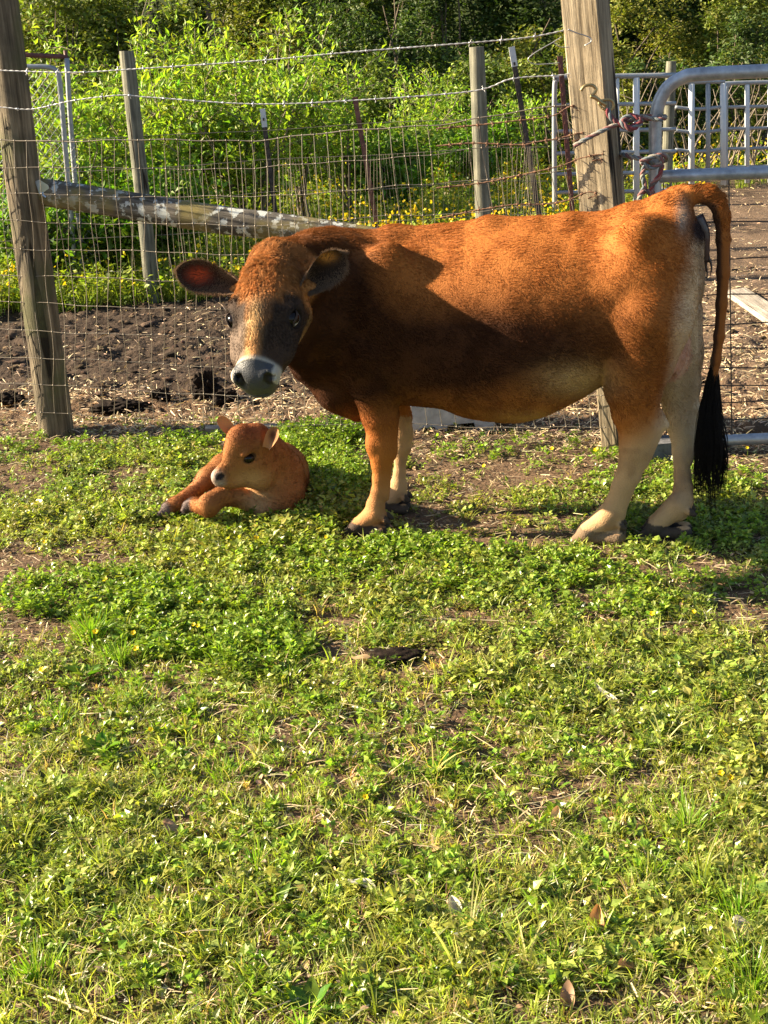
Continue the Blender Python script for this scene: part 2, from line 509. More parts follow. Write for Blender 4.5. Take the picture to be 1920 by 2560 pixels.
def barbed(name, pxy, Yoff, mat, label, barbs=True, spacing=0.125, r=0.0021, group='barbed wire strands of the near fence', Yabs=None):
    pts = []
    for (px, py) in pxy:
        Y = 5.0
        for _ in range(3):
            Pp = at(px, py, Y); Y = (fence_y(Pp[0]) + Yoff) if Yabs is None else Yabs
        pts.append(at(px, py, Y))
    P = spline(pts, 40)
    seg = np.linalg.norm(np.diff(P, axis=0), axis=1); s = np.concatenate([[0], np.cumsum(seg)])
    n = int(s[-1] / 0.008)
    u = np.linspace(0, s[-1], n)
    P = np.stack([np.interp(u, s, P[:, k]) for k in range(3)], 1)
    mb = MB()
    for ph in (0, math.pi):
        off = np.stack([0 * u, np.cos(u * 130 + ph), np.sin(u * 130 + ph)], 1) * r * 0.8
        mb.tube(P + off, r * 0.75, n=4, cap=False)
    if barbs:
        t = 0.05
        while t < s[-1]:
            c = np.array([np.interp(t, u, P[:, k]) for k in range(3)])
            for _ in range(3):
                a = random.uniform(0, 6.28); d = np.array([random.uniform(-0.4, 0.4), math.cos(a), math.sin(a)]) * 0.013
                mb.tube([c - d, c, c + d], [0.0005, 0.0014, 0.0005], n=4, cap=False)
            mb.tube([c - np.array([0.005, 0, 0]), c + np.array([0.005, 0, 0])], 0.0038, n=5)
            t += spacing * random.uniform(0.85, 1.1)
    o = mb.build(name, mat)
    tag(o, label, 'barbed wire', group)
barbed('barbed_wire', [(-120, 170), (0, 176), (180, 181), (330, 173), (640, 152), (880, 130), (1200, 105), (1330, 92), (1423, 73), (1450, 68), (1474, 80), (1478, 96), (1446, 98), (1420, 108)], -0.09, M_barb,
       'topmost silvery barbed wire strand running up to the tall gate post')
barbed('barbed_wire', [(-120, 262), (0, 268), (80, 273), (180, 252), (300, 238), (370, 243), (640, 260), (900, 250), (1180, 228), (1280, 197), (1400, 188), (1469, 177), (1476, 190), (1450, 196), (1425, 192)], -0.09, M_barb,
       'second silvery barbed wire strand from the top, above the woven mesh')
barbed('barbed_wire', [(1090, 322), (1200, 312), (1270, 304), (1380, 290), (1420, 268), (1461, 262), (1490, 272), (1468, 280), (1440, 274)], -0.09, M_rust, 'rusty barbed wire ending at the tall post just under the metal hook', spacing=0.05)
barbed('barbed_wire', [(1090, 365), (1180, 358), (1300, 362), (1340, 355), (1400, 345), (1452, 332), (1486, 338), (1462, 348), (1430, 352)], -0.09, M_rust, 'rusty thickly barbed wire meeting the tall post just above the rope', spacing=0.045)
barbed('barbed_wire', [(1090, 470), (1200, 458), (1290, 440), (1400, 415), (1450, 396), (1512, 384), (1520, 394), (1480, 402)], -0.10, M_rust, 'rusty barbed wire stapled to the tall post just below the rope', spacing=0.05)
barbed('barbed_wire', [(1100, 545), (1180, 528), (1280, 512), (1370, 510), (1420, 500), (1470, 480), (1492, 486), (1470, 496)], -0.10, M_rust, 'lowest rusty barbed wire, meeting the tall post just above the back of the cow', spacing=0.05)
# loose curled end of wire off the top strand
mb = MB(); Yp = FR[1] - 0.1
mb.tube(spline([at(*p, Yp) for p in ((1405, 92), (1375, 110), (1340, 130), (1320, 148), (1335, 160), (1365, 160), (1398, 157))], 6), 0.0014, n=4)
mb.tube(spline([at(*p, Yp) for p in ((1385, 107), (1400, 117), (1424, 118))], 6), 0.0014, n=4)
mb.tube(spline([at(*p, Yp - .01) for p in ((1420, 73), (1440, 82), (1470, 92), (1478, 103), (1462, 114))], 6), 0.002, n=4)
tag(mb.build('loose_wire', M_barb), 'thin loose wire curling below the top barbed strand beside the tall post', 'wire')

# hook and rope on the gate post
Yp = FR[1] - 0.115
t = thing('snap_hook', at(1490, 225, Yp), 'old brass coloured snap hook hanging on the face of the tall post', 'hook')
brass = mat_plain('dull_brass', (0.35, 0.27, 0.13), rough=0.45, metal=0.8)
mb = MB(); mb.tube(spline([at(*p, Yp) for p in ((1452, 227), (1462, 215), (1480, 213), (1490, 224), (1482, 238))], 6), 0.0055, n=8); mb.build('hook', brass, t)
mb = MB(); mb.tube(spline([at(*p, Yp) for p in ((1476, 240), (1490, 245), (1502, 255), (1515, 262))], 6), [0.007] * 18 + [0.009], n=8)
mb.tube(spline([at(*p, Yp) for p in ((1505, 270), (1498, 258), (1510, 250), (1530, 252), (1534, 268), (1520, 276), (1505, 270))], 6), 0.0045, n=8); mb.build('swivel_ring', brass, t)

def rope(name, pts, r, label, group=None, parent=None, cols=((0.24, 0.12, 0.11), (0.17, 0.20, 0.21), (0.30, 0.28, 0.24)), tw=95):
    P = spline(pts, 14)
    seg = np.linalg.norm(np.diff(P, axis=0), axis=1); s = np.concatenate([[0], np.cumsum(seg)])
    n = max(8, int(s[-1] / 0.004)); u = np.linspace(0, s[-1], n)
    P = np.stack([np.interp(u, s, P[:, k]) for k in range(3)], 1)
    T = np.gradient(P, axis=0); T /= np.linalg.norm(T, axis=1)[:, None]
    a = np.array([0.1, 0.2, 1.0]); N = np.cross(T, a); N /= np.linalg.norm(N, axis=1)[:, None]; B = np.cross(T, N)
    mb = MB()
    for i, c in enumerate(cols):
        ph = u * tw + i * 2 * math.pi / len(cols)
        mb.tube(P + (N * np.cos(ph)[:, None] + B * np.sin(ph)[:, None]) * r * 0.55, r * 0.62, n=6, c=c)
    o = mb.build(name, M_rope, parent)
    if label: tag(o, label, 'rope', group)
    return o
M_rope = mat_attr('rope_fibre', rough=0.9, bump=0.6, bscale=900)
Yg = FR[1] - 0.06
rope('tie_rope', [at(1435, 365, Yp - .01), at(1470, 345, Yp - .02), at(1525, 318, Yp - .02), at(1570, 303, Yp), at(1610, 296, Yg - .03), at(1655, 298, Yg - .05), at(1658, 290, Yg + .01), at(1600, 292, Yg + .05), at(1560, 300, Yg + .08)], 0.0072,
     'pink and teal rope pulled round the tall post and the top corner of the gate')
rope('tie_rope', [at(1518, 272, Yp), at(1525, 290, Yp - .005), at(1540, 305, Yp - .01), at(1565, 318, Yp - .02), at(1590, 312, Yp - .03), at(1600, 298, Yp - .03), at(1575, 290, Yp - .02), at(1555, 305, Yp - .03), at(1578, 322, Yp - .04), at(1605, 305, Yp - .02)], 0.0085,
     'red knotted rope hanging from the brass hook in a bulky knot', cols=((0.24, 0.06, 0.07), (0.20, 0.08, 0.08), (0.18, 0.21, 0.22)))
rope('tie_rope', [at(1548, 385, Yg + .08), at(1580, 392, Yg), at(1610, 398, Yg - .03), at(1650, 388, Yg - .05), at(1668, 396, Yg - .02), at(1640, 408, Yg + .03), at(1605, 402, Yg - .04), at(1625, 420, Yg - .05), at(1655, 405, Yg - .05), at(1640, 390, Yg - .05), at(1600, 405, Yg - .05)], 0.0078,
     'pale pink and blue rope knotted round the gate upright below the curved corner')
rope('tie_rope', [at(1612, 410, Yg - .05), at(1606, 440, Yg - .05), at(1612, 465, Yg - .05), at(1600, 490, Yg - .05), at(1597, 520, Yg - .05)], 0.008, 'frayed grey rope end dangling from the lower gate knot, left strand')
rope('tie_rope', [at(1655, 412, Yg - .05), at(1648, 440, Yg - .05), at(1630, 465, Yg - .05), at(1632, 490, Yg - .05), at(1618, 478, Yg - .05), at(1602, 480, Yg - .05)], 0.008, 'frayed reddish rope end dangling from the lower gate knot, right strand',
     cols=((0.25, 0.06, 0.06), (0.14, 0.10, 0.09), (0.3, 0.15, 0.13)))

# ------------------------------------------------------------------ tube gate at the right
def gate():
    Y0 = FR[1] - 0.02
    t = thing('farm_gate', gnd(1660, 1140), 'galvanised tube farm gate with rounded corner and wire mesh, tied to the tall post', 'gate')
    def G(px, py, dy=0): return at(px, py, Y0 - (px - 1640) * 0.0003 + dy)
    mb = MB()
    pts = [G(1630, 1100), G(1632, 900), G(1635, 600), G(1638, 400), G(1638, 320), G(1640, 290), G(1650, 250), G(1672, 216), G(1706, 194), G(1745, 186), G(1920, 177), G(2120, 167), G(2400, 152)]
    mb.tube(spline(pts, 8), 0.0225, n=16); mb.build('frame_tube', M_galv, t)
    mb = MB(); mb.tube([G(1640, 442), G(1700, 439), G(1920, 431), G(2400, 410)], 0.0215, n=16); mb.build('rail', M_galv, t)
    mb = MB(); mb.tube([G(1632, 1108), G(1700, 1105), G(1920, 1096), G(2400, 1075)], 0.0205, n=16); mb.build('rail', M_galv, t)
    mb = MB()
    for y in (553, 645, 735, 808, 868, 918, 962, 1002, 1045):
        mb.tube(spline([G(px, y - (px - 1900) * 0.03 + 2 * math.sin(px * .02 + y)) for px in range(1640, 2400, 40)], 2), 0.0024, n=5, cap=False)
    for x in (1658, 1822, 1990, 2150, 2300):
        mb.tube(spline([G(x + (y - 440) * 0.012, y) for y in range(445, 1100, 50)], 2), 0.0024, n=5, cap=False)
    mb.build('wire_mesh', M_tpost, t)
gate()

# ------------------------------------------------------------------ second fence line, behind the paddock
def vpost(name, top, base, r, mat, label, cat='fence post', group=None, n=14, seed=0):
    b = gnd(*base); p = at(*top, b[1])
    T = (p - b) / np.linalg.norm(p - b)
    return tag(round_log(name, b - T * 0.08, p, r * 1.05, r * 0.97, mat, seed=seed, n=n, wob=0.004), label, cat, group)
vpost('fence_post', (316, 127), (385, 757), 0.046, M_post_far, 'grey round fence post standing between the leaning post and the cow', seed=11)
vpost('fence_post', (1191, 117), (1214, 715), 0.046, M_post_far, 'grey round fence post rising behind the middle of the cow', seed=12)

def tpost(top, base, label, whiteTop=0.1, mat=M_tpost, w=0.016):
    b = gnd(*base); p = at(*top, b[1]); L = np.linalg.norm(p - b); T = (p - b) / L
    t = thing('steel_post', b, label, 'steel post', 'steel T posts in the second fence line')
    X = np.array([1.0, 0, 0]); X -= T * (X @ T); X /= np.linalg.norm(X); Yv = np.cross(T, X)
    c = (b + p) / 2
    mb = MB()
    mb.box(c, X * w, Yv * 0.003, T * L / 2); mb.box(c + Yv * (0.003 + w * .8), X * 0.003, Yv * w * 0.8, T * L / 2 * .998)
    k = 0.05
    while k < L - 0.04:
        mb.box(b + T * k - Yv * 0.007, X * 0.006, Yv * 0.0042, T * 0.009); k += 0.06
    mb.build('shaft', mat, t, smooth=False)
    if whiteTop:
        mb = MB(); mb.box(p - T * whiteTop / 2, X * (w + .002), Yv * 0.0058, T * whiteTop / 2); mb.build('painted_tip', M_white if whiteTop > 0.05 else M_redpipe, t, smooth=False)
tpost((656, 272), (706, 670), 'thin dark steel post with a pale tip, behind the sloping log above the cow head', 0.12)
tpost((887, 243), (962, 680), 'reddish brown steel post leaning left behind the neck of the cow', 0.04, mat_plain('red_brown_steel', (0.13, 0.06, 0.045), rough=0.7, var=0.6, scale=30))
tpost((1279, 117), (1372, 690), 'dark steel post with a white painted tip just left of the tall gate post', 0.115)
tpost((1400, 140), (1440, 640), 'rusty steel post half hidden behind the tall gate post', 0.03, M_redpipe)

# wires of the second line
def far_wires():
    pb = [gnd(-500, 790), gnd(385, 757), gnd(706, 735), gnd(962, 722), gnd(1214, 715), gnd(1372, 705)]
    mb = MB()
    for j, h in enumerate((0.2, 0.42, 0.62, 0.82, 1.0)):
        P = spline([p + np.array([0, 0.03, h + 0.01 * math.sin(i * 3 + j)]) for i, p in enumerate(pb)], 12)
        mb.tube(P, 0.0018, n=4, cap=False)
    P0, P1 = pb[0], pb[-1]
    n = 110
    for k in range(n):
        u = k / n
        i = int(u * 5); f = u * 5 - i
        b = pb[i] * (1 - f) + pb[min(i + 1, 5)] * f
        sw = 0.05 * math.sin(k * 0.33)
        mb.tube([b + np.array([0, .03, .02]), b + np.array([sw * .3, .03, .4]), b + np.array([sw, .03, .82])], 0.0011, n=3, cap=False)
    tag(mb.build('woven_wire_fence', M_wire), 'fine slack wire mesh of the second fence line in front of the yellow flowers', 'wire fence')
far_wires()

# ------------------------------------------------------------------ chain link gate, far left
def chainlink():
    b = gnd(205, 735); Y0 = b[1]
    t = thing('chain_link_gate', b, 'grey chain link gate with a rust red top bar behind the leaning post', 'gate')
    def G(px, py, dy=0): return at(px, py, Y0 + dy)
    mb = MB(); mb.tube([G(-60, 132), G(165, 142)], 0.015, n=10); mb.tube([G(163, 126), G(168, 165)], 0.012, n=10); mb.build('top_bar', M_redpipe, t)
    mb = MB(); mb.tube(spline([G(167, 145), G(176, 300), G(190, 480), G(203, 640), G(207, 740)], 4), 0.0165, n=10); mb.build('upright', M_galv_far, t)
    mb = MB(); mb.tube(spline([G(-60, 160, -.03), G(60, 166, -.03), G(120, 168, -.03), G(143, 180, -.03), G(150, 215, -.03), G(164, 380, -.03), G(180, 560, -.03), G(190, 735, -.03)], 6), 0.0165, n=10); mb.build('frame_tube', M_galv_far, t)
    mb = MB()
    A = G(-60, 150, -.02); Bx = G(150, 160, -.02); x0, x1 = A[0], Bx[0]; z0, z1 = 0.1, Bx[2]
    s = 0.052
    for sg in (1, -1):
        k = x0 - (z1 - z0)
        while k < x1 + (z1 - z0):
            pts = []
            n = int((z1 - z0) / (s / 2))
            for i in range(n + 1):
                z = z0 + i * s / 2; x = k + (z - z0 if sg > 0 else (z1 - z)) + 0.0
                xo = x - (z - z0) * 0.06
                if x0 < xo < x1 - (z1 - z) * -0.09: pts.append((xo, Y0 - 0.02 + 0.004 * (i % 2) * sg, z))
            if len(pts) > 2: mb.tube(np.array(pts), 0.0016, n=3, cap=False)
            k += s
    mb.build('mesh', M_galv_far, t)
chainlink()

# ------------------------------------------------------------------ corral panels behind the gate
def panel(x0, x1, ytop, ys, Y, label, uprights, round_left=True, r=0.018, sag=0, legs=None, white=()):
    t = thing('corral_panel', at(x0, ys[-1] + 50, Y), label, 'livestock panel', 'galvanised corral panels behind the gate')
    G = lambda px, py: at(px, py - (px - x0) * 0.02, Y)
    mb = MB()
    if round_left: pts = [G(x0, ys[-1] + 45), G(x0 - 1, ys[1]), G(x0, ytop + 22), G(x0 + 6, ytop + 6), G(x0 + 22, ytop), G(x1, ytop)]
    else: pts = [G(x0, ytop), G(x1, ytop)]
    mb.tube(spline(pts, 8), r, n=10); mb.build('frame_tube', M_galv_far, t)
    for y in ys:
        mb = MB(); mb.tube(spline([G(x0, y), G((x0 * 2 + x1) / 3, y + sag), G((x0 + 2 * x1) / 3, y + sag), G(x1, y)], 6), r * 0.8, n=8); mb.build('rail', M_galv_far, t)
    for (ux, w) in uprights:
        mb = MB(); mb.tube([G(ux, ytop + 4), G(ux, ys[-1] + 40)], w, n=8); mb.build('upright', M_white if (ux in white) else M_galv_far, t)
panel(1387, 1690, 194, (264, 329, 384, 436, 482), 9.2, 'galvanised panel with a rounded end standing directly behind the tall post', [(1591, 0.022), (1544, 0.012)], white=(1591, 1544), r=0.017)
panel(1688, 1812, 206, (268, 326, 374, 424), 9.6, 'short sagging galvanised panel seen through the gate, nearest the grey post', [(1729, 0.022), (1770, 0.017), (1808, 0.022)], False, sag=5, white=(1729, 1808), r=0.015)
panel(1816, 2150, 208, (268, 322, 372, 418), 9.9, 'rounded galvanised panel at the right edge behind the gate top', [(1868, 0.018), (1925, 0.018), (2000, .018)], True, white=(1868, 1925), r=0.015)
vpost('fence_post', (1678, 153), (1664, 520), 0.045, M_post_far, 'pale grey fence post among the corral panels behind the curved gate corner', seed=14)

# far garden posts with yellow caps, and leaning stakes
for (tx, ty, lab) in ((807, 270, 'left of the three yellow capped stakes beyond the meadow'), (915, 273, 'middle of the three yellow capped stakes beyond the meadow'), (1024, 274, 'right of the three yellow capped stakes beyond the meadow')):
    b = gnd(tx + 4, 470); p = at(tx, ty, b[1])
    t = thing('capped_stake', b, lab, 'stake', 'yellow capped stakes beyond the meadow')
    mb = MB(); mb.tube([b, p], 0.012, n=8); mb.build('stake', M_galv_far, t)
    T = p - b; T /= np.linalg.norm(T)
    mb = MB(); mb.tube([p - T * 0.03, p + T * 0.012], 0.022, n=10); mb.build('cap', M_yellow, t)
for (a, b_, lab) in (((945, 266), (912, 430), 'leaning bare wooden stake between the yellow capped stakes'), ((1160, 273), (1150, 440), 'short grey stake just left of the grey post behind the cow')):
    vpost('wooden_stake', a, b_, 0.02, M_post_far, lab, 'stake', seed=int(a[0]))

# ------------------------------------------------------------------ bits on the ground
tag(beam('board', gnd(515, 1082) + [0, 0, .012], gnd(860, 1073) + [0, 0, .012], (0, .02, 0), (0, 0, .016), M_plank, seed=2),
    'weathered grey board lying along the foot of the fence behind the calf', 'board')
tag(beam('plank', gnd(1838, 742) + [0, 0, .03], gnd(2010, 860) + [0, 0, .03], (.07, .03, 0), (0, 0, .015), M_plank, seed=4),
    'pale plank lying on the bare dirt beyond the gate at the right edge', 'plank')
def slab():
    a = gnd(1022, 1083); b = gnd(1262, 1070)
    a = a + [0, -.02, 0]; b = b + [0, -.02, 0]
    d = b - a; L = np.linalg.norm(d); d /= L; nrm = np.array([-d[1], d[0], 0])
    prof = [(0, 0), (.09, 0), (.095, .030), (.105, .030), (.108, 0), (.15, 0), (.155, .036), (.26, .040), (.27, 0), (.34, 0), (.345, .05), (L, .05), (L, .082), (.33, .098), (.2, .115), (0, .118)]
    V = []; n = len(prof)
    for s in (0, 1):
        for (x, z) in prof: V.append(a + d * x + nrm * s * .16 + np.array([0, 0, z - .005 + (0.006 * random.random() if z > .07 else 0)]))
    Fq = [(i, (i + 1) % n, n + (i + 1) % n, n + i) for i in range(n)] + [tuple(range(n))[::-1], tuple(range(n, 2 * n))]
    tag(np_mesh('concrete_kerb', np.array(V), Fq, M_conc, None, None, False), 'broken pale concrete block with notched underside on the fence line behind the cow front legs', 'concrete block')
slab()
q = gnd(1662, 1168)
mb = MB(); mb.box(q + [0, .1, .03], (.075, .01, 0), (-.005, .05, 0), (0, 0, .042))
tag(mb.build('stone_block', mat_plain('dark_stone', (.10, .10, .105), rough=.9, var=.4, scale=40, bump=.8), smooth=False), 'small grey stone block seen between the hind legs of the cow', 'stone')

def lump(name, c, r, mat, seed, amp=0.35, sub=4, flat=0.6, parent=None, freq=3.0):
    import bmesh
    bm = bmesh.new(); bmesh.ops.create_icosphere(bm, subdivisions=sub, radius=1.0)
    V = np.array([v.co[:] for v in bm.verts]); F = [tuple(v.index for v in f.verts) for f in bm.faces]; bm.free()
    n = fbm(V[:, 0], V[:, 1], V[:, 2], s=freq, o=5, seed=seed)
    V = V * (1 + amp * n)[:, None] * np.asarray(r)
    V[:, 2] *= flat
    return np_mesh(name, V + np.asarray(c), np.array(F), mat, parent, None, True)
dungs = [((518, 1003), (.06, .05, .075), 'rounded black dung heap just right of the muzzle of the cow, biggest of the three'), ((565, 1012), (.055, .045, .05), 'low black dung lump directly beneath the muzzle of the cow'),
         ((400, 1005), (.042, .04, .04), 'small dark dung lump left of the others in the straw'), ((300, 1035), (.11, .07, .03), 'wide crumbled dark dung pile near the foot of the leaning post'),
         ((28, 1025), (.06, .05, .04), 'dark dung clump left of the foot of the leaning post')]
for i, (p, r, lab) in enumerate(dungs):
    g = gnd(*p); g[2] = H(g[0], g[1]) + r[2] * .55
    tag(lump('dung_pile', g, r, M_dung, 30 + i, flat=0.9, amp=0.75, freq=3.6, sub=5), lab, 'dung')
g = gnd(985, 1655); g[2] = 0.004
g[2] = .016
tag(lump('dung_pile', g, (.070, .036, .024), M_dung, 77, amp=0.6, freq=4), 'dry dark dung pat lying in the foreground grass', 'dung')
# ------------------------------------------------------------------ scattering helpers (numpy, real leaf geometry)
def frames(dirv, up=None):
    d = dirv / (np.linalg.norm(dirv, axis=1)[:, None] + 1e-9)
    if up is None: up = rng.normal(size=d.shape)
    s = np.cross(d, up); s /= (np.linalg.norm(s, axis=1)[:, None] + 1e-9)
    n = np.cross(s, d)
    return s, d, n

KITE_V = np.array([(0, 0, 0), (.30, .38, .10), (0, .42, .0), (-.30, .38, .10), (0, 1, -.12)], float)
KITE_F = np.array([(0, 1, 2), (0, 2, 3), (2, 1, 4), (3, 2, 4)])
LEAF_V = np.array([(0, 0, 0), (.20, .22, .05), (.27, .5, .06), (.15, .8, .0), (0, 1, -.12), (-.15, .8, .0), (-.27, .5, .06), (-.20, .22, .05), (0, .5, 0)], float)
LEAF_F = np.array([(8, 0, 1), (8, 1, 2), (8, 2, 3), (8, 3, 4), (8, 4, 5), (8, 5, 6), (8, 6, 7), (8, 7, 0)])

def scatter(TV, TF, pos, s, d, n, size, wid=1.0):
    """TV template (k,3): x across, y along, z normal"""
    size = np.broadcast_to(np.asarray(size, float), (len(pos),)); wid = np.broadcast_to(np.asarray(wid, float), (len(pos),))
    V = pos[:, None, :] + (TV[None, :, 0:1] * (size * wid)[:, None, None]) * s[:, None, :] + (TV[None, :, 1:2] * size[:, None, None]) * d[:, None, :] + (TV[None, :, 2:3] * size[:, None, None]) * n[:, None, :]
    F = TF[None] + (np.arange(len(pos)) * len(TV))[:, None, None]
    return V.reshape(-1, 3), F.reshape(-1, TF.shape[1])

def blades(pos, h, w, lean_dir, lean, seg=3):
    """grass blades bending towards lean_dir; returns tri mesh"""
    N = len(pos)
    ang = rng.uniform(0, 2 * np.pi, N)
    side = np.stack([np.cos(ang), np.sin(ang), np.zeros(N)], 1)
    V = []; ts = np.linspace(0, 1, seg + 1)
    for t in ts[:-1]:
        c = pos + np.stack([lean_dir[:, 0] * lean * h * t ** 1.8, lean_dir[:, 1] * lean * h * t ** 1.8, h * t * (1 - 0.35 * lean * t)], 1)
        ww = (w * (1 - 0.55 * t) * 0.5)[:, None]
        V.append(c - side * ww); V.append(c + side * ww)
    t = 1.0
    V.append(pos + np.stack([lean_dir[:, 0] * lean * h, lean_dir[:, 1] * lean * h, h * (1 - 0.35 * lean)], 1))
    V = np.stack(V, 1); k = V.shape[1]
    F = []
    for i in range(seg - 1): F += [(2 * i, 2 * i + 1, 2 * i + 3), (2 * i, 2 * i + 3, 2 * i + 2)]
    F.append((2 * seg - 2, 2 * seg - 1, 2 * seg))
    F = np.array(F)[None] + (np.arange(N) * k)[:, None, None]
    return V.reshape(-1, 3), F.reshape(-1, 3), k

class Acc:
    def __init__(s): s.V = []; s.F = []; s.C = []; s.n = 0
    def add(s, V, F, c, k):
        s.V.append(V); s.F.append(F + s.n); s.C.append(np.repeat(c, k, axis=0)); s.n += len(V)
    def build(s, name, mat, parent=None, smooth=False):
        return np_mesh(name, np.vstack(s.V), np.vstack(s.F), mat, parent, np.clip(np.vstack(s.C), 0.002, 1), smooth)

def jit(base, N, v=0.25, h=0.12):
    base = np.asarray(base, float)
    c = base[None] * (1 + v * rng.normal(size=(N, 1)))
    return np.clip(c * (1 + h * rng.normal(size=(N, 3))), 0.003, 0.9)

def unit(N):
    a = rng.normal(size=(N, 3)); return a / np.linalg.norm(a, axis=1)[:, None]

# ------------------------------------------------------------------ lawn / weeds in the foreground
def in_view(P, margin=260):
    q = project(P)
    return (q[:, 2] > 0.3) & (q[:, 0] > -margin) & (q[:, 0] < 1920 + margin) & (q[:, 1] < 2560 + margin * 1.2) & (q[:, 1] > -200)

FEET = [(890, 1342, 62, 18), (985, 1278, 50, 14), (1478, 1350, 90, 16), (1655, 1344, 85, 15)]
PATCH = [(985, 1652, 120, 30, -1.6)] + [(a, b, c, d, -2.0) for a, b, c, d in FEET] + [  # px, py, rx, ry, strength  (+ lush, - bare)  measured on the ground
    (960, 1850, 330, 85, -1.4), (1150, 1900, 170, 60, -.8), (60, 1520, 110, 60, -1.1), (90, 1400, 220, 45, -.3), (250, 1400, 260, 25, -.35), (1150, 1200, 230, 70, -.1), (1400, 1170, 200, 60, -.3),
    (150, 1230, 250, 70, -.3), (900, 1560, 120, 22, -.5), (1500, 1560, 330, 50, -.3), (700, 1950, 200, 40, -.5), (1000, 1240, 60, 40, -.6), (1850, 1230, 120, 60, -.3), (60, 1600, 70, 70, -.8), (1530, 2240, 120, 40, -.6),
    (200, 1560, 280, 120, .9), (350, 1700, 400, 130, .6), (1150, 1430, 420, 80, .9), (820, 1180, 90, 130, 1.3), (780, 1300, 160, 60, 1.2), (1750, 1290, 250, 70, .5), (500, 1420, 250, 60, .7), (1800, 2300, 300, 250, .4),
    (200, 2200, 300, 150, .3), (650, 1380, 160, 60, .6), (480, 1150, 80, 30, .3)]
def lush(P):
    q = project(P); v = -.05 + 1.5 * fbm(P[:, 0], P[:, 1], s=2.6, o=4, seed=41) + .9 * fbm(P[:, 0], P[:, 1], s=11, o=3, seed=42)
    for (cx, cy, rx, ry, s) in PATCH:
        v = v + s * np.exp(-(((q[:, 0] - cx) / rx) ** 2 + ((q[:, 1] - cy) / ry) ** 2))
    # thins out at the fence
    d = fence_y(P[:, 0]) - P[:, 1]
    v = v - 1.3 * (1 - sstep(-0.05, 0.33, d + 0.28 * fbm(P[:, 0], P[:, 1], s=3, o=2, seed=43)))
    return v

def ground_pts(N, ymin=1.55, ymax=5.6):
    # denser near the camera in world units so that the picture is evenly covered
    y = ymin + (ymax - ymin) * rng.uniform(0, 1, N) ** 1.05
    x = rng.uniform(-1, 1, N) * (0.36 * y + 0.45)
    P = np.stack([x, y, np.zeros(N)], 1)
    P = P[P[:, 1] < fence_y(P[:, 0]) + 0.25]
    P[:, 2] = H(P[:, 0], P[:, 1])
    return P

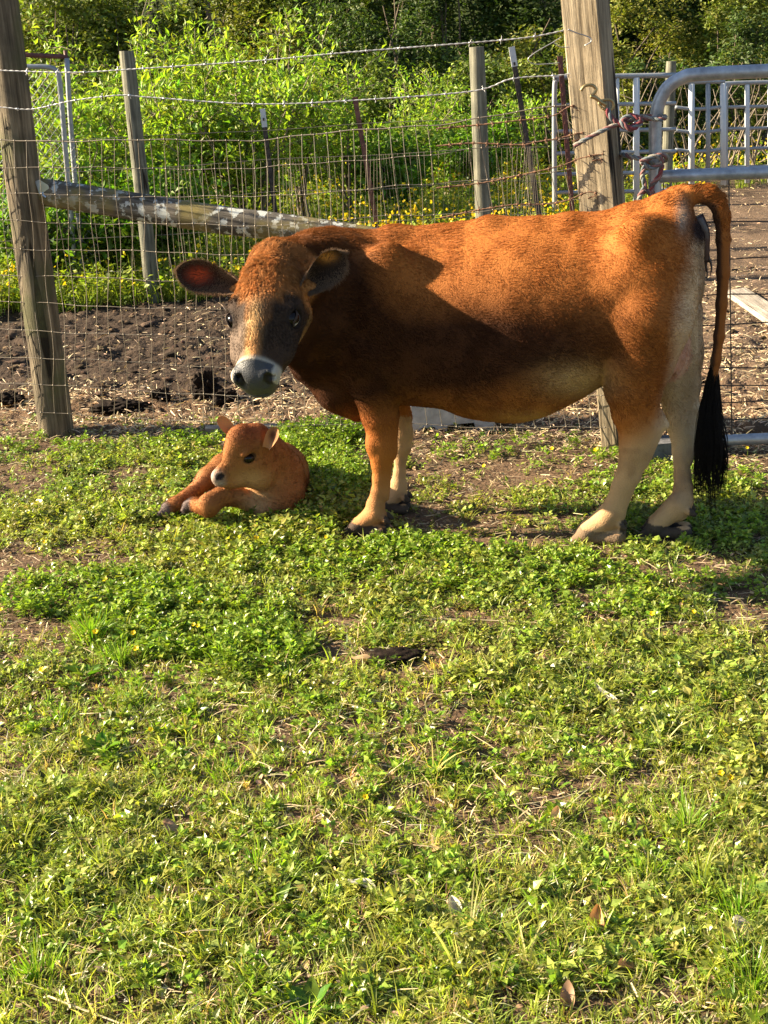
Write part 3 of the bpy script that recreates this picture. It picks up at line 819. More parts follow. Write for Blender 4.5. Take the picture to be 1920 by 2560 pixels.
def lawn():
    # low leafy sprigs (chickweed, clover, speedwell like)
    A = Acc()
    P = ground_pts(120000); L = lush(P)
    P = P[(rng.uniform(size=len(P)) < np.clip((0.28 + 0.80 * L) * (1 - .40 * sstep(3.3, 2.3, P[:, 1])), 0.05, 1))]; L = lush(P)
    q = project(P)
    nl = 7
    hgt = (0.005 + 0.026 * rng.uniform(size=len(P)) ** 1.5) * (0.7 + 0.9 * np.clip(L, 0, 2)) * sstep(1.2, 3.6, P[:, 1] + 1.5 * np.clip(L, 0, 1)) + .003
    shade = jit((0.225, 0.275, 0.055), len(P), 0.36, 0.09)
    yel = np.clip(fbm(P[:, 0], P[:, 1], s=1.5, o=3, seed=45) * 1.5, -.5, 1)[:, None]
    shade = shade * (1 + yel * np.array([0.30, 0.10, 0.16]))
    for k in range(nl):
        a = rng.uniform(0, 2 * np.pi, len(P)); tilt = rng.uniform(0.0, 0.9, len(P))
        d = np.stack([np.cos(a) * np.cos(tilt), np.sin(a) * np.cos(tilt), np.sin(tilt)], 1)
        up = np.tile(np.array([0, 0, 1.0]), (len(P), 1)) + 0.35 * rng.normal(size=(len(P), 3))
        s, d, n = frames(d, up)
        f = (k + 1) / nl
        p = P + np.stack([0.006 * rng.normal(size=len(P)), 0.006 * rng.normal(size=len(P)), hgt * f], 1)
        size = (.006 + .018 * rng.uniform(size=len(P)) ** 1.8) * (1 + 0.35 * np.clip(L, 0, 1.5)) * (0.75 + 0.25 * rng.uniform(size=len(P)) ** 2)
        V, F = scatter(KITE_V, KITE_F, p, s, d, n, size, rng.uniform(.8, 1.5, len(P)))
        A.add(V, F, shade * rng.uniform(0.75, 1.3, (len(P), 1)), 5)
    o = A.build('weeds', M_weed); tag(o, 'low leafy weeds covering the foreground pasture', 'weeds', kind='stuff')

    # grass blades, in tufts
    A = Acc()
    T = ground_pts(22000); L = lush(T)
    near = sstep(4.0, 2.2, T[:, 1])
    T = T[rng.uniform(size=len(T)) < np.clip(0.10 + 0.30 * L + 0.75 * near, 0.02, 1)]
    near = sstep(4.2, 2.0, T[:, 1]); L = lush(T)
    nb = rng.integers(6, 15, len(T))
    idx = np.repeat(np.arange(len(T)), nb)
    r = np.abs(rng.normal(size=len(idx))) * 0.010
    a = rng.uniform(0, 2 * np.pi, len(idx))
    out = np.stack([np.cos(a), np.sin(a)], 1)
    P = T[idx].copy(); P[:, :2] += out * r[:, None]
    h = rng.uniform(0.012, 0.046, len(idx)) * (0.8 + 0.6 * np.clip(L[idx], 0, 1) + 0.15 * near[idx])
    tall = rng.uniform(size=len(T)) < 0.03
    h = np.where(tall[idx], h * 1.9, h)
    w = rng.uniform(0.0016, 0.0038, len(idx)) * (1 + 0.4 * tall[idx])
    base = jit((0.29, 0.335, 0.065), len(T), 0.28, 0.08)
    dry = rng.uniform(size=len(T)) < 0.20
    base[dry] = jit((0.46, 0.38, 0.19), dry.sum(), 0.2)
    V, F, k = blades(P, h, w, out, rng.uniform(0.2, 1.3, len(idx)))
    A.add(V, F, base[idx] * rng.uniform(.75, 1.3, (len(idx), 1)), k)
    # hero tufts of long blades
    for (px, py, nbl, hh, sp) in ((230, 1600, 150, .10, .06), (300, 1650, 110, .08, .06), (560, 1650, 70, .08, .07), (560, 1950, 80, .05, .06), (1720, 2080, 120, .075, .09), (1850, 2300, 160, .07, .09), (330, 1760, 120, .06, .07),
                                  (1880, 2480, 150, .085, .08), (1620, 2200, 70, .06, .05), (720, 1700, 90, .045, .08), (90, 2450, 120, .06, .08), (640, 2180, 70, .05, .05), (150, 1800, 90, .05, .06), (1000, 1930, 50, .06, .04), (1400, 2420, 120, .05, .09)):
        g = gnd(px, py); r = np.abs(rng.normal(size=nbl)) * sp * .5; a = rng.uniform(0, 6.28, nbl)
        out = np.stack([np.cos(a), np.sin(a)], 1); P = np.tile(g, (nbl, 1)); P[:, :2] += out * r[:, None]; P[:, 2] = H(P[:, 0], P[:, 1])
        V, F, k = blades(P, rng.uniform(.45, 1.1, nbl) * hh, rng.uniform(.002, .0042, nbl), out, rng.uniform(.1, .9, nbl), seg=4)
        A.add(V, F, jit((0.19, 0.30, 0.03), nbl, .2), k)
    o = A.build('grass', M_weed); tag(o, 'short grass blades among the weeds of the pasture', 'grass', kind='stuff')

    # taller buttercup / mint like stems in lush spots and round the calf
    A = Acc()
    spots = []
    def clump(px, py, rx, ry, n, h):
        for _ in range(n):
            a = random.uniform(0, 6.28); u = math.sqrt(random.random())
            g = gnd(px + rx * u * math.cos(a), py + ry * u * math.sin(a)); spots.append((g[0], g[1], h * random.uniform(.5, 1.1)))
    clump(750, 1130, 60, 30, 80, .11); clump(835, 1110, 70, 22, 90, .10); clump(840, 1215, 75, 60, 150, .11); clump(770, 1320, 140, 30, 130, .06); clump(640, 1300, 110, 10, 60, .05); clump(450, 1300, 90, 8, 40, .028); clump(600, 1342, 70, 14, 32, .035); clump(800, 1390, 230, 40, 130, .05)
    clump(1150, 1430, 420, 60, 230, .04); clump(1050, 1380, 130, 30, 100, .045); clump(230, 1500, 260, 60, 190, .055); clump(480, 1560, 260, 90, 260, .055); clump(650, 1640, 130, 50, 90, .06); clump(1720, 1330, 220, 45, 110, .04)
    clump(1250, 1140, 350, 40, 46, .05); clump(1700, 1210, 240, 40, 80, .045); clump(460, 1110, 120, 16, 46, .05); clump(120, 1120, 160, 20, 30, .04); clump(300, 1290, 120, 20, 30, .03); clump(1600, 1500, 320, 60, 90, .035)
    clump(950, 1800, 900, 180, 220, .028); clump(950, 2250, 950, 280, 260, .024)
    S = np.array(spots); qs = project(np.stack([S[:, 0], S[:, 1], 0 * S[:, 0]], 1))
    keep = np.ones(len(S), bool)
    for (a_, b_, c_, d_) in FEET: keep &= (((qs[:, 0] - a_) / c_) ** 2 + ((qs[:, 1] - b_) / (d_ * 1.6)) ** 2) > 1
    S = S[keep]; base = np.stack([S[:, 0], S[:, 1], H(S[:, 0], S[:, 1])], 1); hh = S[:, 2]
    lean = rng.normal(size=(len(S), 2)) * .35
    V, F, k = blades(base, hh, np.full(len(S), .0025), lean / (np.linalg.norm(lean, axis=1)[:, None] + 1e-6), np.linalg.norm(lean, axis=1), seg=3)
    A.add(V, F, jit((0.10, 0.15, 0.03), len(S)), k)
    for j in range(22):
        t = rng.uniform(0.15, 1.0, len(S))
        p = base + np.stack([lean[:, 0] * hh * t ** 1.8, lean[:, 1] * hh * t ** 1.8, hh * t * .93], 1)
        a = rng.uniform(0, 6.28, len(S)); tl = rng.uniform(-.1, .9, len(S))
        d = np.stack([np.cos(a) * np.cos(tl), np.sin(a) * np.cos(tl), np.sin(tl)], 1)
        p = p + d * (rng.uniform(0, .012, len(S)) + hh * .12 * (1 - t) * 1.5)[:, None]
        s, d, n = frames(d, np.tile([0, 0, 1.0], (len(S), 1)) + .4 * rng.normal(size=(len(S), 3)))
        V, F = scatter(KITE_V, KITE_F, p, s, d, n, rng.uniform(.010, .022, len(S)), rng.uniform(.7, 1.5, len(S)))
        A.add(V, F, jit((0.205, 0.290, 0.036), len(S), .32, .08), 5)
    o = A.build('leafy_weed_clumps', M_weed); tag(o, 'taller bright leafy weed clumps growing around the calf and hooves', 'weeds', kind='stuff')

    # dry stems, straw and leaf litter
    A = Acc()
    P = ground_pts(14000); L = lush(P)
    P = P[rng.uniform(size=len(P)) < np.clip(.6 - .45 * L, .08, 1)]
    N = len(P)
    a = rng.uniform(0, 2 * np.pi, N); tl = rng.normal(size=N) * .12
    d = np.stack([np.cos(a) * np.cos(tl), np.sin(a) * np.cos(tl), np.sin(tl)], 1)
    s, d, n = frames(d, np.tile([0, 0, 1.0], (N, 1)) + .3 * rng.normal(size=(N, 3)))
    ST_V = np.array([(-.5, 0, 0), (.5, 0, 0), (-.5, .5, .04), (.5, .5, .04), (-.3, 1, 0), (.3, 1, 0)], float); ST_F = np.array([(0, 1, 3), (0, 3, 2), (2, 3, 5), (2, 5, 4)])
    size = rng.uniform(.012, .06, N) ** 1.0 * np.where(rng.uniform(size=N) < .05, 2.2, 1)
    P[:, 2] += rng.uniform(.004, .018, N)
    V, F = scatter(ST_V, ST_F, P, s, d, n, size, np.clip(rng.uniform(.0012, .0032, N) / size, 0.01, .3))
    A.add(V, F, jit((0.50, 0.41, 0.24), N, .3, .06), 6)
    P = ground_pts(5200); N = len(P); P[:, 2] += rng.uniform(.003, .016, N)
    a = rng.uniform(0, 2 * np.pi, N); tl = rng.normal(size=N) * .3
    d = np.stack([np.cos(a) * np.cos(tl), np.sin(a) * np.cos(tl), np.sin(tl)], 1); s, d, n = frames(d, np.tile([0, 0, 1.0], (N, 1)) + .5 * rng.normal(size=(N, 3)))
    V, F = scatter(LEAF_V, LEAF_F, P, s, d, n, rng.uniform(.007, .024, N), rng.uniform(.6, 1.3, N)); A.add(V, F, jit((0.33, 0.23, 0.13), N, .45, .06), 9)
    P = ground_pts(60000); P = P[rng.uniform(size=len(P)) < .6]; N = len(P)
    a = rng.uniform(0, 2 * np.pi, N); tl = rng.normal(size=N) * .2
    d = np.stack([np.cos(a) * np.cos(tl), np.sin(a) * np.cos(tl), np.sin(tl)], 1); s, d, n = frames(d, np.tile([0, 0, 1.0], (N, 1)) + .3 * rng.normal(size=(N, 3)))
    size = rng.uniform(.006, .022, N); P[:, 2] += rng.uniform(.001, .006, N)
    V, F = scatter(ST_V, ST_F, P, s, d, n, size, np.clip(rng.uniform(.001, .004, N) / size, 0.05, .6)); A.add(V, F, jit((0.26, 0.19, 0.11), N, .4, .06), 6)
    o = A.build('straw', M_straw); tag(o, 'scattered dry stems and straw bits in the grass', 'straw', kind='stuff')
lawn()

# ------------------------------------------------------------------ paddock litter: straw, chaff and clods
def paddock():
    A = Acc()
    N = 170000
    y = rng.uniform(4.3, 12.6, N); x = rng.uniform(-1, 1, N) * (.36 * y + .5)
    P = np.stack([x, y, 0 * x], 1); d_ = P[:, 1] - fence_y(P[:, 0])
    dens = sstep(-.3, .15, d_) * (1 - .88 * sstep(.55, 1.3, d_ + .6 * fbm(x, y, s=1.3, o=3, seed=51)) * sstep(.9, -.2, x)) * (.35 + .65 * sstep(-.3, .3, fbm(x, y, s=2.2, o=3, seed=52)))
    dens = dens * np.where(y > 8.3, (x > 1.25) * .45, 1) * np.where((x > 1.0) & (y > 6.2), .45, 1)
    P = P[rng.uniform(size=N) < dens]; N = len(P)
    P[:, 2] = H(P[:, 0], P[:, 1]) + rng.uniform(.002, .02, N)
    a = rng.uniform(0, 2 * np.pi, N); tl = rng.normal(size=N) * .25
    d = np.stack([np.cos(a) * np.cos(tl), np.sin(a) * np.cos(tl), np.sin(tl)], 1)
    s, d, n = frames(d, np.tile([0, 0, 1.0], (N, 1)) + .5 * rng.normal(size=(N, 3)))
    ST_V = np.array([(-.5, 0, 0), (.5, 0, 0), (-.5, .5, .06), (.5, .5, .06), (-.3, 1, 0), (.3, 1, 0)], float); ST_F = np.array([(0, 1, 3), (0, 3, 2), (2, 3, 5), (2, 5, 4)])
    size = rng.uniform(.008, .045, N) * np.where(rng.uniform(size=N) < .04, 2.4, 1)
    V, F = scatter(ST_V, ST_F, P, s, d, n, size, np.clip(rng.uniform(.0014, .0055, N) / size, .02, .6))
    A.add(V, F, jit((0.50, 0.38, 0.235), N, .45, .06), 6)
    o = A.build('straw_litter', M_straw); tag(o, 'pale straw and chaff strewn over the bare paddock soil', 'straw', kind='stuff')
    # clods
    import bmesh
    bm = bmesh.new(); bmesh.ops.create_icosphere(bm, subdivisions=2, radius=1.0)
    TV = np.array([v.co[:] for v in bm.verts]); TF = np.array([[v.index for v in f.verts] for f in bm.faces]); bm.free()
    N = 5000
    y = rng.uniform(4.6, 8.4, N); x = rng.uniform(-1, 1, N) * (.36 * y + .4); dd = y - fence_y(x)
    keep = (dd > .05) & (rng.uniform(size=N) < np.where(x < .7, .3 + .7 * sstep(.3, 1.2, dd), .25))
    x, y = x[keep], y[keep]; N = len(x)
    r = .003 + .019 * rng.uniform(size=N) ** 4
    sc = r[:, None] * rng.uniform(.6, 1.3, (N, 3)) * np.array([1.3, 1.3, .55])
    nz = vnoise(TV[None, :, 0] * 1.7 + x[:, None] * 31, TV[None, :, 1] * 1.7 + y[:, None] * 17, TV[None, :, 2] * 1.7 + np.zeros((N, 1)))
    nz = nz + .5 * vnoise(TV[None, :, 0] * 4.1 + x[:, None] * 13, TV[None, :, 1] * 4.1 + y[:, None] * 29, TV[None, :, 2] * 4.1 + np.zeros((N, 1)), seed=5)
    V = TV[None] * (1 + .50 * nz)[:, :, None] * sc[:, None, :] + np.stack([x, y, H(x, y) + r * .3], 1)[:, None, :]
    F = TF[None] + (np.arange(N) * len(TV))[:, None, None]
    c = jit((0.085, 0.056, 0.036), N, .4, .05)
    o = np_mesh('soil_clods', V.reshape(-1, 3), F.reshape(-1, 3), mat_attr('clod', rough=.95, spec=.1, bump=.8, bscale=150), None, np.repeat(c, len(TV), 0), True)
    tag(o, 'dark crumbly soil clods trodden up in the paddock', 'soil clods', kind='stuff')
paddock()

# ------------------------------------------------------------------ dead leaves and buttercups as single things
def dead_leaf(px, py, ln, ang, tilt, c, label, wid=1.0):
    g = gnd(px, py); g[2] = H(g[0], g[1]) + .012
    U = np.linspace(0, 1, 9); V = []; F = []
    for i, u in enumerate(U):
        w = .24 * wid * math.sin(math.pi * min(1, u * .93 + .05)) ** .7
        for j, v in enumerate((-1, -.5, 0, .5, 1)):
            V.append((v * w, u, .10 * math.sin(u * 3) + .12 * v * v * (1 + math.sin(px + u * 5))))
    for i in range(8):
        for j in range(4): F.append((i * 5 + j, i * 5 + j + 1, (i + 1) * 5 + j + 1, (i + 1) * 5 + j))
    V = np.array(V); V[:, 1] -= .5; V *= ln
    R = np.array(Matrix.Rotation(ang, 3, 'Z') @ Matrix.Rotation(tilt, 3, 'X'))
    V = V @ R.T + g
    o = np_mesh('dead_leaf', V, F, M_straw, None, np.tile(c, (len(V), 1)), True)
    tag(o, label, 'dead leaf')
dead_leaf(1492, 2342, .075, -.35, .9, (.50, .27, .12), 'upright orange brown dead leaf in the grass at the lower right', .8)
dead_leaf(1862, 2358, .062, .7, .45, (.62, .52, .42), 'pale cream dead leaf near the lower right edge', 1.3)
dead_leaf(1392, 2058, .045, -.5, .9, (.55, .36, .20), 'tan oval dead leaf beside a pale stick, right of the middle foreground', 1.0)
dead_leaf(1420, 2515, .05, -.2, 1.0, (.26, .15, .08), 'dark brown dead leaf at the bottom right of the pasture')
dead_leaf(1136, 2300, .05, .2, .7, (.50, .44, .34), 'grey beige dead leaf low in the middle foreground')
dead_leaf(905, 2240, .06, 1.1, .3, (.45, .42, .38), 'long grey dead leaf in the lower middle grass', .7)
dead_leaf(905, 1668, .055, 1.4, .3, (.50, .33, .17), 'curled tan leaf touching the dung pat', 1.0)
dead_leaf(1515, 1760, .10, .5, .5, (.42, .38, .30), 'long curled grey leaf on the right of the pasture', .35)
dead_leaf(395, 1712, .03, .1, .9, (.50, .42, .32), 'small beige leaf in the leafy patch at the left')
dead_leaf(430, 2092, .05, .9, .4, (.36, .22, .13), 'reddish brown dead leaf in the lower left grass', 1.2)
dead_leaf(1580, 2440, .06, 1.9, .3, (.42, .22, .12), 'rusty brown leaf flat in the grass near the bottom right')

def broad_leaf_plant(px, py, n, ln, label):
    g = gnd(px, py); g[2] = H(g[0], g[1])
    A = Acc()
    a = np.linspace(0, 6.28, n, endpoint=False) + rng.uniform(-.3, .3, n); tl = rng.uniform(.15, .8, n)
    d = np.stack([np.cos(a) * np.cos(tl), np.sin(a) * np.cos(tl), np.sin(tl)], 1)
    s, d, nn = frames(d, np.tile([0, 0, 1.0], (n, 1)) + .2 * rng.normal(size=(n, 3)))
    V, F = scatter(LEAF_V, LEAF_F, np.tile(g, (n, 1)) + d * .01, s, d, nn, rng.uniform(.7, 1.1, n) * ln, rng.uniform(.8, 1.1, n))
    A.add(V, F, jit((0.10, 0.19, 0.02), n, .15), 9)
    o = A.build('broad_leaf_weed', M_weed, smooth=True); tag(o, label, 'plant', 'broad leaved weeds in the pasture')
for (px, py, n, ln, lab) in ((215, 1690, 9, .055, 'broad leaved weed with glossy leaves in the leafy patch at the left'), (250, 1890, 8, .06, 'broad leaved weed in the lower left below the tall tuft'), (1110, 1930, 9, .045, 'broad leaved rosette beside the bare soil patch'),
                             (760, 1625, 7, .05, 'dark broad leaved weed left of the dung pat'), (980, 1575, 7, .03, 'small rosette with pale leaves above the dung pat'), (690, 2280, 7, .05, 'bright yellow green weed in the lower middle grass'),
                             (780, 2540, 7, .06, 'broad leaved weed at the very bottom middle'), (1390, 1980, 5, .03, 'small shiny leafed weed right of the bare patch'), (480, 1800, 7, .045, 'broad leaved weed near a dry stem, left middle'), (1900, 2520, 6, .08, 'broad strap leaved weed in the bottom right corner')):
    broad_leaf_plant(px, py, n, ln, lab)

def stick(pts, r, label, c=M_straw):
    P = []
    for (px, py) in pts:
        g = gnd(px, py, .012); P.append(g)
    mb = MB(); mb.tube(spline(P, 5), r, n=5, c=(.48, .40, .24)); tag(mb.build('dry_stem', M_straw), label, 'dry stem')
stick([(985, 1552), (1100, 1548), (1250, 1552), (1400, 1560)], .0018, 'long straight straw stem lying above the dung pat')
stick([(1318, 2030), (1360, 2070), (1414, 2112)], .0024, 'short pale stick beside the tan oval leaf')
stick([(1275, 2015), (1380, 2000), (1470, 1975)], .0016, 'thin brown stem slanting up towards the right edge')
stick([(200, 1785), (400, 1775), (520, 1758), (680, 1772)], .0017, 'long dry stem crossing the leafy patch at the left')
stick([(1280, 1810), (1400, 1828), (1470, 1840)], .002, 'pale dry stem in the middle right grass')
stick([(790, 1725), (880, 1760), (1030, 1790)], .0016, 'thin dry stem below the dung pat')
stick([(0, 2035), (90, 2060), (150, 2085)], .0022, 'white dry stem at the left edge')
stick([(120, 2490), (250, 2540), (330, 2570)], .0022, 'pale stem in the bottom left corner')
stick([(1500, 1562), (1700, 1556), (1930, 1546)], .0018, 'long straw stem reaching the right edge')
stick([(990, 2430), (1250, 2448), (1430, 2440)], .0014, 'thin dry stem along the bottom of the pasture')

def buttercup(px, py, h=.05, size=.0095, proto=[None]):
    g = gnd(px, py); g = g + (CAM - g) / np.linalg.norm(CAM - g) * 0.0
    base = gnd(px + random.uniform(-6, 6), py + h * 760)
    base[2] = H(base[0], base[1])
    Y = base[1] + random.uniform(-.01, .01); top = at(px, py, Y)
    t = thing('buttercup', base, 'small yellow buttercup standing in the pasture weeds', 'flower', 'yellow buttercups in the near pasture')
    mb = MB(); mb.tube(spline([base, (base + top) / 2 + np.array([.004, 0, 0]), top], 3), .0011, n=4, c=(.14, .2, .03)); mb.build('stem', M_weed, t)
    A = Acc(); n = 5; a = np.arange(n) * 6.283 / n + random.random(); tl = np.full(n, .5)
    ax = np.array([random.uniform(-.5, .3), -.5, .8]); ax /= np.linalg.norm(ax)
    e1 = np.cross(ax, [1, 0, 0]); e1 /= np.linalg.norm(e1); e2 = np.cross(ax, e1)
    d = np.cos(a)[:, None] * e1 + np.sin(a)[:, None] * e2; d = d * .85 + ax * .5
    s, d, nn = frames(d, np.tile(ax, (n, 1)))
    V, F = scatter(LEAF_V * np.array([1.9, 1, 1]), LEAF_F, np.tile(top, (n, 1)), s, d, nn, np.full(n, size))
    A.add(V, F, np.tile((.85, .62, .01), (n, 1)), 9); A.build('petals', M_petal, t, True)
for (px, py) in ((505, 1062), (706, 1080), (736, 1088), (780, 1090), (783, 1119), (797, 1090), (933, 1272), (816, 1343), (264, 1449), (112, 1355), (484, 1562), (495, 1565), (500, 1508), (333, 1583), (105, 1675), (340, 1622), (3, 1524), (1380, 1122),
                 (1630, 1535), (1803, 1933), (1825, 1945), (1735, 1530), (913, 1993), (376, 1824), (1905, 1890), (80, 2000), (445, 1120), (560, 1100), (1210, 1165), (1868, 1120), (1490, 1125), (640, 1345), (238, 1580), (196, 1380)):
    buttercup(px, py, h=random.uniform(.03, .06), size=random.uniform(.007, .0105))

# ------------------------------------------------------------------ meadow behind the paddock
def meadow():
    A = Acc(); B = Acc(); C = Acc()
    N = 5200
    y = 8.0 + 11.5 * rng.uniform(size=N) ** 1.25; x = rng.uniform(-1, 1, N) * (.33 * y + .8)
    # the paddock's back edge
    back = np.interp(x, [-3.0, -1.5, .6, 1.3, 2.0, 3.2, 4.5], [7.95, 8.15, 8.4, 8.6, 10.4, 12.2, 13])
    keep = y > back
    # extra row just at the edge
    x, y = x[keep], y[keep]
    n2 = 900; x2 = rng.uniform(-3.2, 1.4, n2); y2 = np.interp(x2, [-3.0, -1.5, .6, 1.3], [7.95, 8.15, 8.4, 8.6]) + rng.uniform(0, .9, n2)
    x = np.concatenate([x, x2]); y = np.concatenate([y, y2]); N = len(x)
    P = np.stack([x, y, H(x, y)], 1)
    h = rng.uniform(.14, .38, N) * (.55 + .45 * sstep(7.9, 9.2, y)) * (1 + .25 * fbm(x, y, s=.7, o=2, seed=61)) * np.where(x > 1.4, .8, 1)
    nb = 7
    idx = np.repeat(np.arange(N), nb); a = rng.uniform(0, 6.28, len(idx)); out = np.stack([np.cos(a), np.sin(a)], 1)
    Pb = P[idx].copy(); Pb[:, :2] += out * .05 * rng.uniform(size=(len(idx), 1))
    V, F, k = blades(Pb, h[idx] * rng.uniform(.5, 1.15, len(idx)), rng.uniform(.004, .009, len(idx)), out, rng.uniform(.1, .8, len(idx)))
    A.add(V, F, jit((0.22, 0.27, 0.04), len(idx), .3, .08), k)
    for j in range(13):
        t = rng.uniform(.1, 1.0, N); a = rng.uniform(0, 6.28, N); tl = rng.uniform(-.2, .8, N)
        d = np.stack([np.cos(a) * np.cos(tl), np.sin(a) * np.cos(tl), np.sin(tl)], 1)
        p = P + np.stack([0 * x, 0 * x, h * t * .95], 1) + d * rng.uniform(.01, .08, N)[:, None]
        s, d, n = frames(d, np.tile([0, 0, 1.0], (N, 1)) + .5 * rng.normal(size=(N, 3)))
        V, F = scatter(KITE_V, KITE_F, p, s, d, n, rng.uniform(.02, .055, N), rng.uniform(.6, 1.3, N))
        A.add(V, F, jit((0.22, 0.28, 0.035), N, .3, .08), 5)
    tag(A.build('meadow_plants', M_leaf), 'tall green meadow weeds growing beyond the second fence', 'meadow plants', kind='stuff')
    # yellow flower heads, far too many to count
    dens = .35 + .9 * fbm(x, y, s=.9, o=3, seed=63)
    for j in range(6):
        k = rng.uniform(size=N) < np.clip(dens, .05, .9) * .8
        M = k.sum(); p = P[k] + np.stack([rng.normal(size=M) * .05, rng.normal(size=M) * .05, h[k] * rng.uniform(.75, 1.2, M)], 1)
        d = unit(M); d[:, 2] = np.abs(d[:, 2]); s, d, n = frames(d)
        TV = np.array([(-.5, -.5, 0), (.5, -.5, 0), (.5, .5, 0), (-.5, .5, 0), (0, 0, -.35)], float); TF = np.array([(0, 1, 4), (1, 2, 4), (2, 3, 4), (3, 0, 4)])
        V, F = scatter(TV, TF, p, s, d, n, rng.uniform(.014, .028, M)); B.add(V, F, jit((.75, .55, .015), M, .1, .05), 5)
    tag(B.build('meadow_flowers', M_petal), 'yellow buttercup heads sprinkled over the meadow', 'flowers', kind='stuff')
meadow()

# ------------------------------------------------------------------ shrubs and trees
def branchy(base, height, spread, nb, seed, lean=(0, 0), r0=.012, up=1.2):
    """returns list of polylines with radii, and tips for leaves"""
    R = np.random.default_rng(seed); lines = []; tips = []
    for b in range(nb):
        a = R.uniform(0, 6.28); out = np.array([math.cos(a), math.sin(a), 0]) * spread * R.uniform(.25, 1)
        hgt = height * R.uniform(.55, 1.0)
        p = [np.array(base) + R.normal(size=3) * [.04, .04, 0]]
        n = 8
        for i in range(1, n + 1):
            t = i / n
            q = np.array(base) + out * t ** up + np.array([lean[0] * t, lean[1] * t, hgt * t ** .85]) + R.normal(size=3) * .02 * height * .5
            p.append(q)
        p = np.array(p); lines.append((p, np.linspace(r0, r0 * .25, len(p))))
        for s in range(6):
            i = R.integers(3, n); a2 = R.uniform(0, 6.28); L = height * R.uniform(.10, .26)
            dv = np.array([math.cos(a2), math.sin(a2), R.uniform(-.1, .8)]); q = p[i] + dv * L * np.array([1, 1, 1])
            mid = p[i] + dv * L * .5 + np.array([0, 0, .02])
            lines.append((np.array([p[i], mid, q]), np.array([r0 * .35, r0 * .25, r0 * .12])))
            for u in np.linspace(.2, 1, 5): tips.append((p[i] + (q - p[i]) * u, dv))
        for u in np.linspace(.35, 1, 12):
            i = u * n; k = min(int(i), n - 1); tips.append((p[k] + (p[k + 1] - p[k]) * (i - k), p[k + 1] - p[k]))
    return lines, tips

def shrub(name, base, height, spread, nb, seed, lsize, per, colr, label, cat='shrub', group=None, lean=(0, 0), mat=None, stem=M_twig, r0=.012, jitter=.05, wid=(.5, .9), tilt=.45):
    base = np.asarray(base, float)
    t = thing(name, base, label, cat, group)
    lines, tips = branchy(base, height, spread, nb, seed, lean, r0)
    mb = MB()
    for p, r in lines: mb.tube(p, r, n=5, cap=False)
    mb.build('stems', stem, t)
    C = np.array([q[0] for q in tips]); D = np.array([q[1] / (np.linalg.norm(q[1]) + 1e-6) for q in tips])
    idx = np.repeat(np.arange(len(C)), per); N = len(idx)
    p = C[idx] + rng.normal(size=(N, 3)) * jitter * .6
    d = D[idx] * .6 + unit(N) * .9 + np.array([0, 0, .25]); s, d, n = frames(d, np.tile([0, 0, 1.0], (N, 1)) + tilt * rng.normal(size=(N, 3)))
    A = Acc(); V, F = scatter(KITE_V, KITE_F, p, s, d, n, rng.uniform(.55, 1.15, N) * lsize, rng.uniform(*wid, N))
    tone = (1 + .25 * fbm(p[:, 0], p[:, 1], p[:, 2], s=3, o=2, seed=seed))[:, None]
    cc = jit(colr, N, .28, .10) * tone; dk = rng.uniform(size=N) < .18; cc[dk] *= .45; A.add(V, F, cc, 5); A.build('foliage', mat or M_leaf, t)
    return t
G1 = (0.26, 0.365, 0.045)
shr = [((230, 640), 9.4, 1.42, .55, 13, .052, 'bright leafy sapling shrub behind the grey post at the left'), ((460, 600), 10.2, 1.55, .75, 17, .055, 'large bright sunlit shrub in the middle of the bank above the sloping log'),
       ((640, 580), 10.0, 1.45, .7, 15, .052, 'bright leafy shrub directly above the head of the cow'), ((330, 560), 11.4, 1.95, .6, 12, .055, 'tall bright shrub with arching tip at the top left'), ((760, 560), 10.6, 1.70, .42, 11, .05, 'narrow upright sunlit shrub rising behind the neck of the cow'),
       ((880, 560), 10.9, 1.35, .4, 9, .045, 'small bright shrub left of the grey middle post'), ((120, 560), 11.0, 1.35, .5, 10, .055, 'shrub seen through the chain link gate'), ((560, 520), 12.0, 1.7, .6, 12, .055, 'bright shrub at the back of the sunlit thicket'), ((1010, 520), 12.6, 1.15, .6, 10, .045, 'loose yellowish shrub just left of the middle grey post'), ((1130, 520), 13.2, 1.25, .55, 10, .042, 'loose shrub directly behind the middle grey post'), ((1300, 520), 13.0, .95, .5, 9, .042, 'low loose shrub between the middle grey post and the tall gate post')]
for i, ((px, py), Y, h, sp, nb, ls, lab) in enumerate(shr):
    g = at(px, py, Y); g[2] = 0
    shrub('leafy_shrub', g, h, sp, nb, 100 + i, ls * 1.35, 6, G1, lab, group='sunlit shrubs behind the second fence', jitter=.09)
# broad leaved weeds at the shrub feet
for i, (px, Y, h, lab) in enumerate(((270, 9.0, .75, 'broad leaved undergrowth below the grey post at the left'), (420, 9.2, .8, 'broad leaved undergrowth above the sloping log'), (1010, 11.0, .75, 'low bright bush left of the middle grey post'), (1180, 12.2, .8, 'low bright bush behind the middle grey post'), (120, 8.9, .7, 'broad leaved undergrowth behind the chain link gate'))):
    g = at(px, 600, Y); g[2] = 0
    shrub('low_bush', g, h, .5, 10, 200 + i, .075, 8, (.14, .25, .025), lab, group='low bushes behind the second fence', cat='bush', jitter=.12, wid=(.6, 1.1))

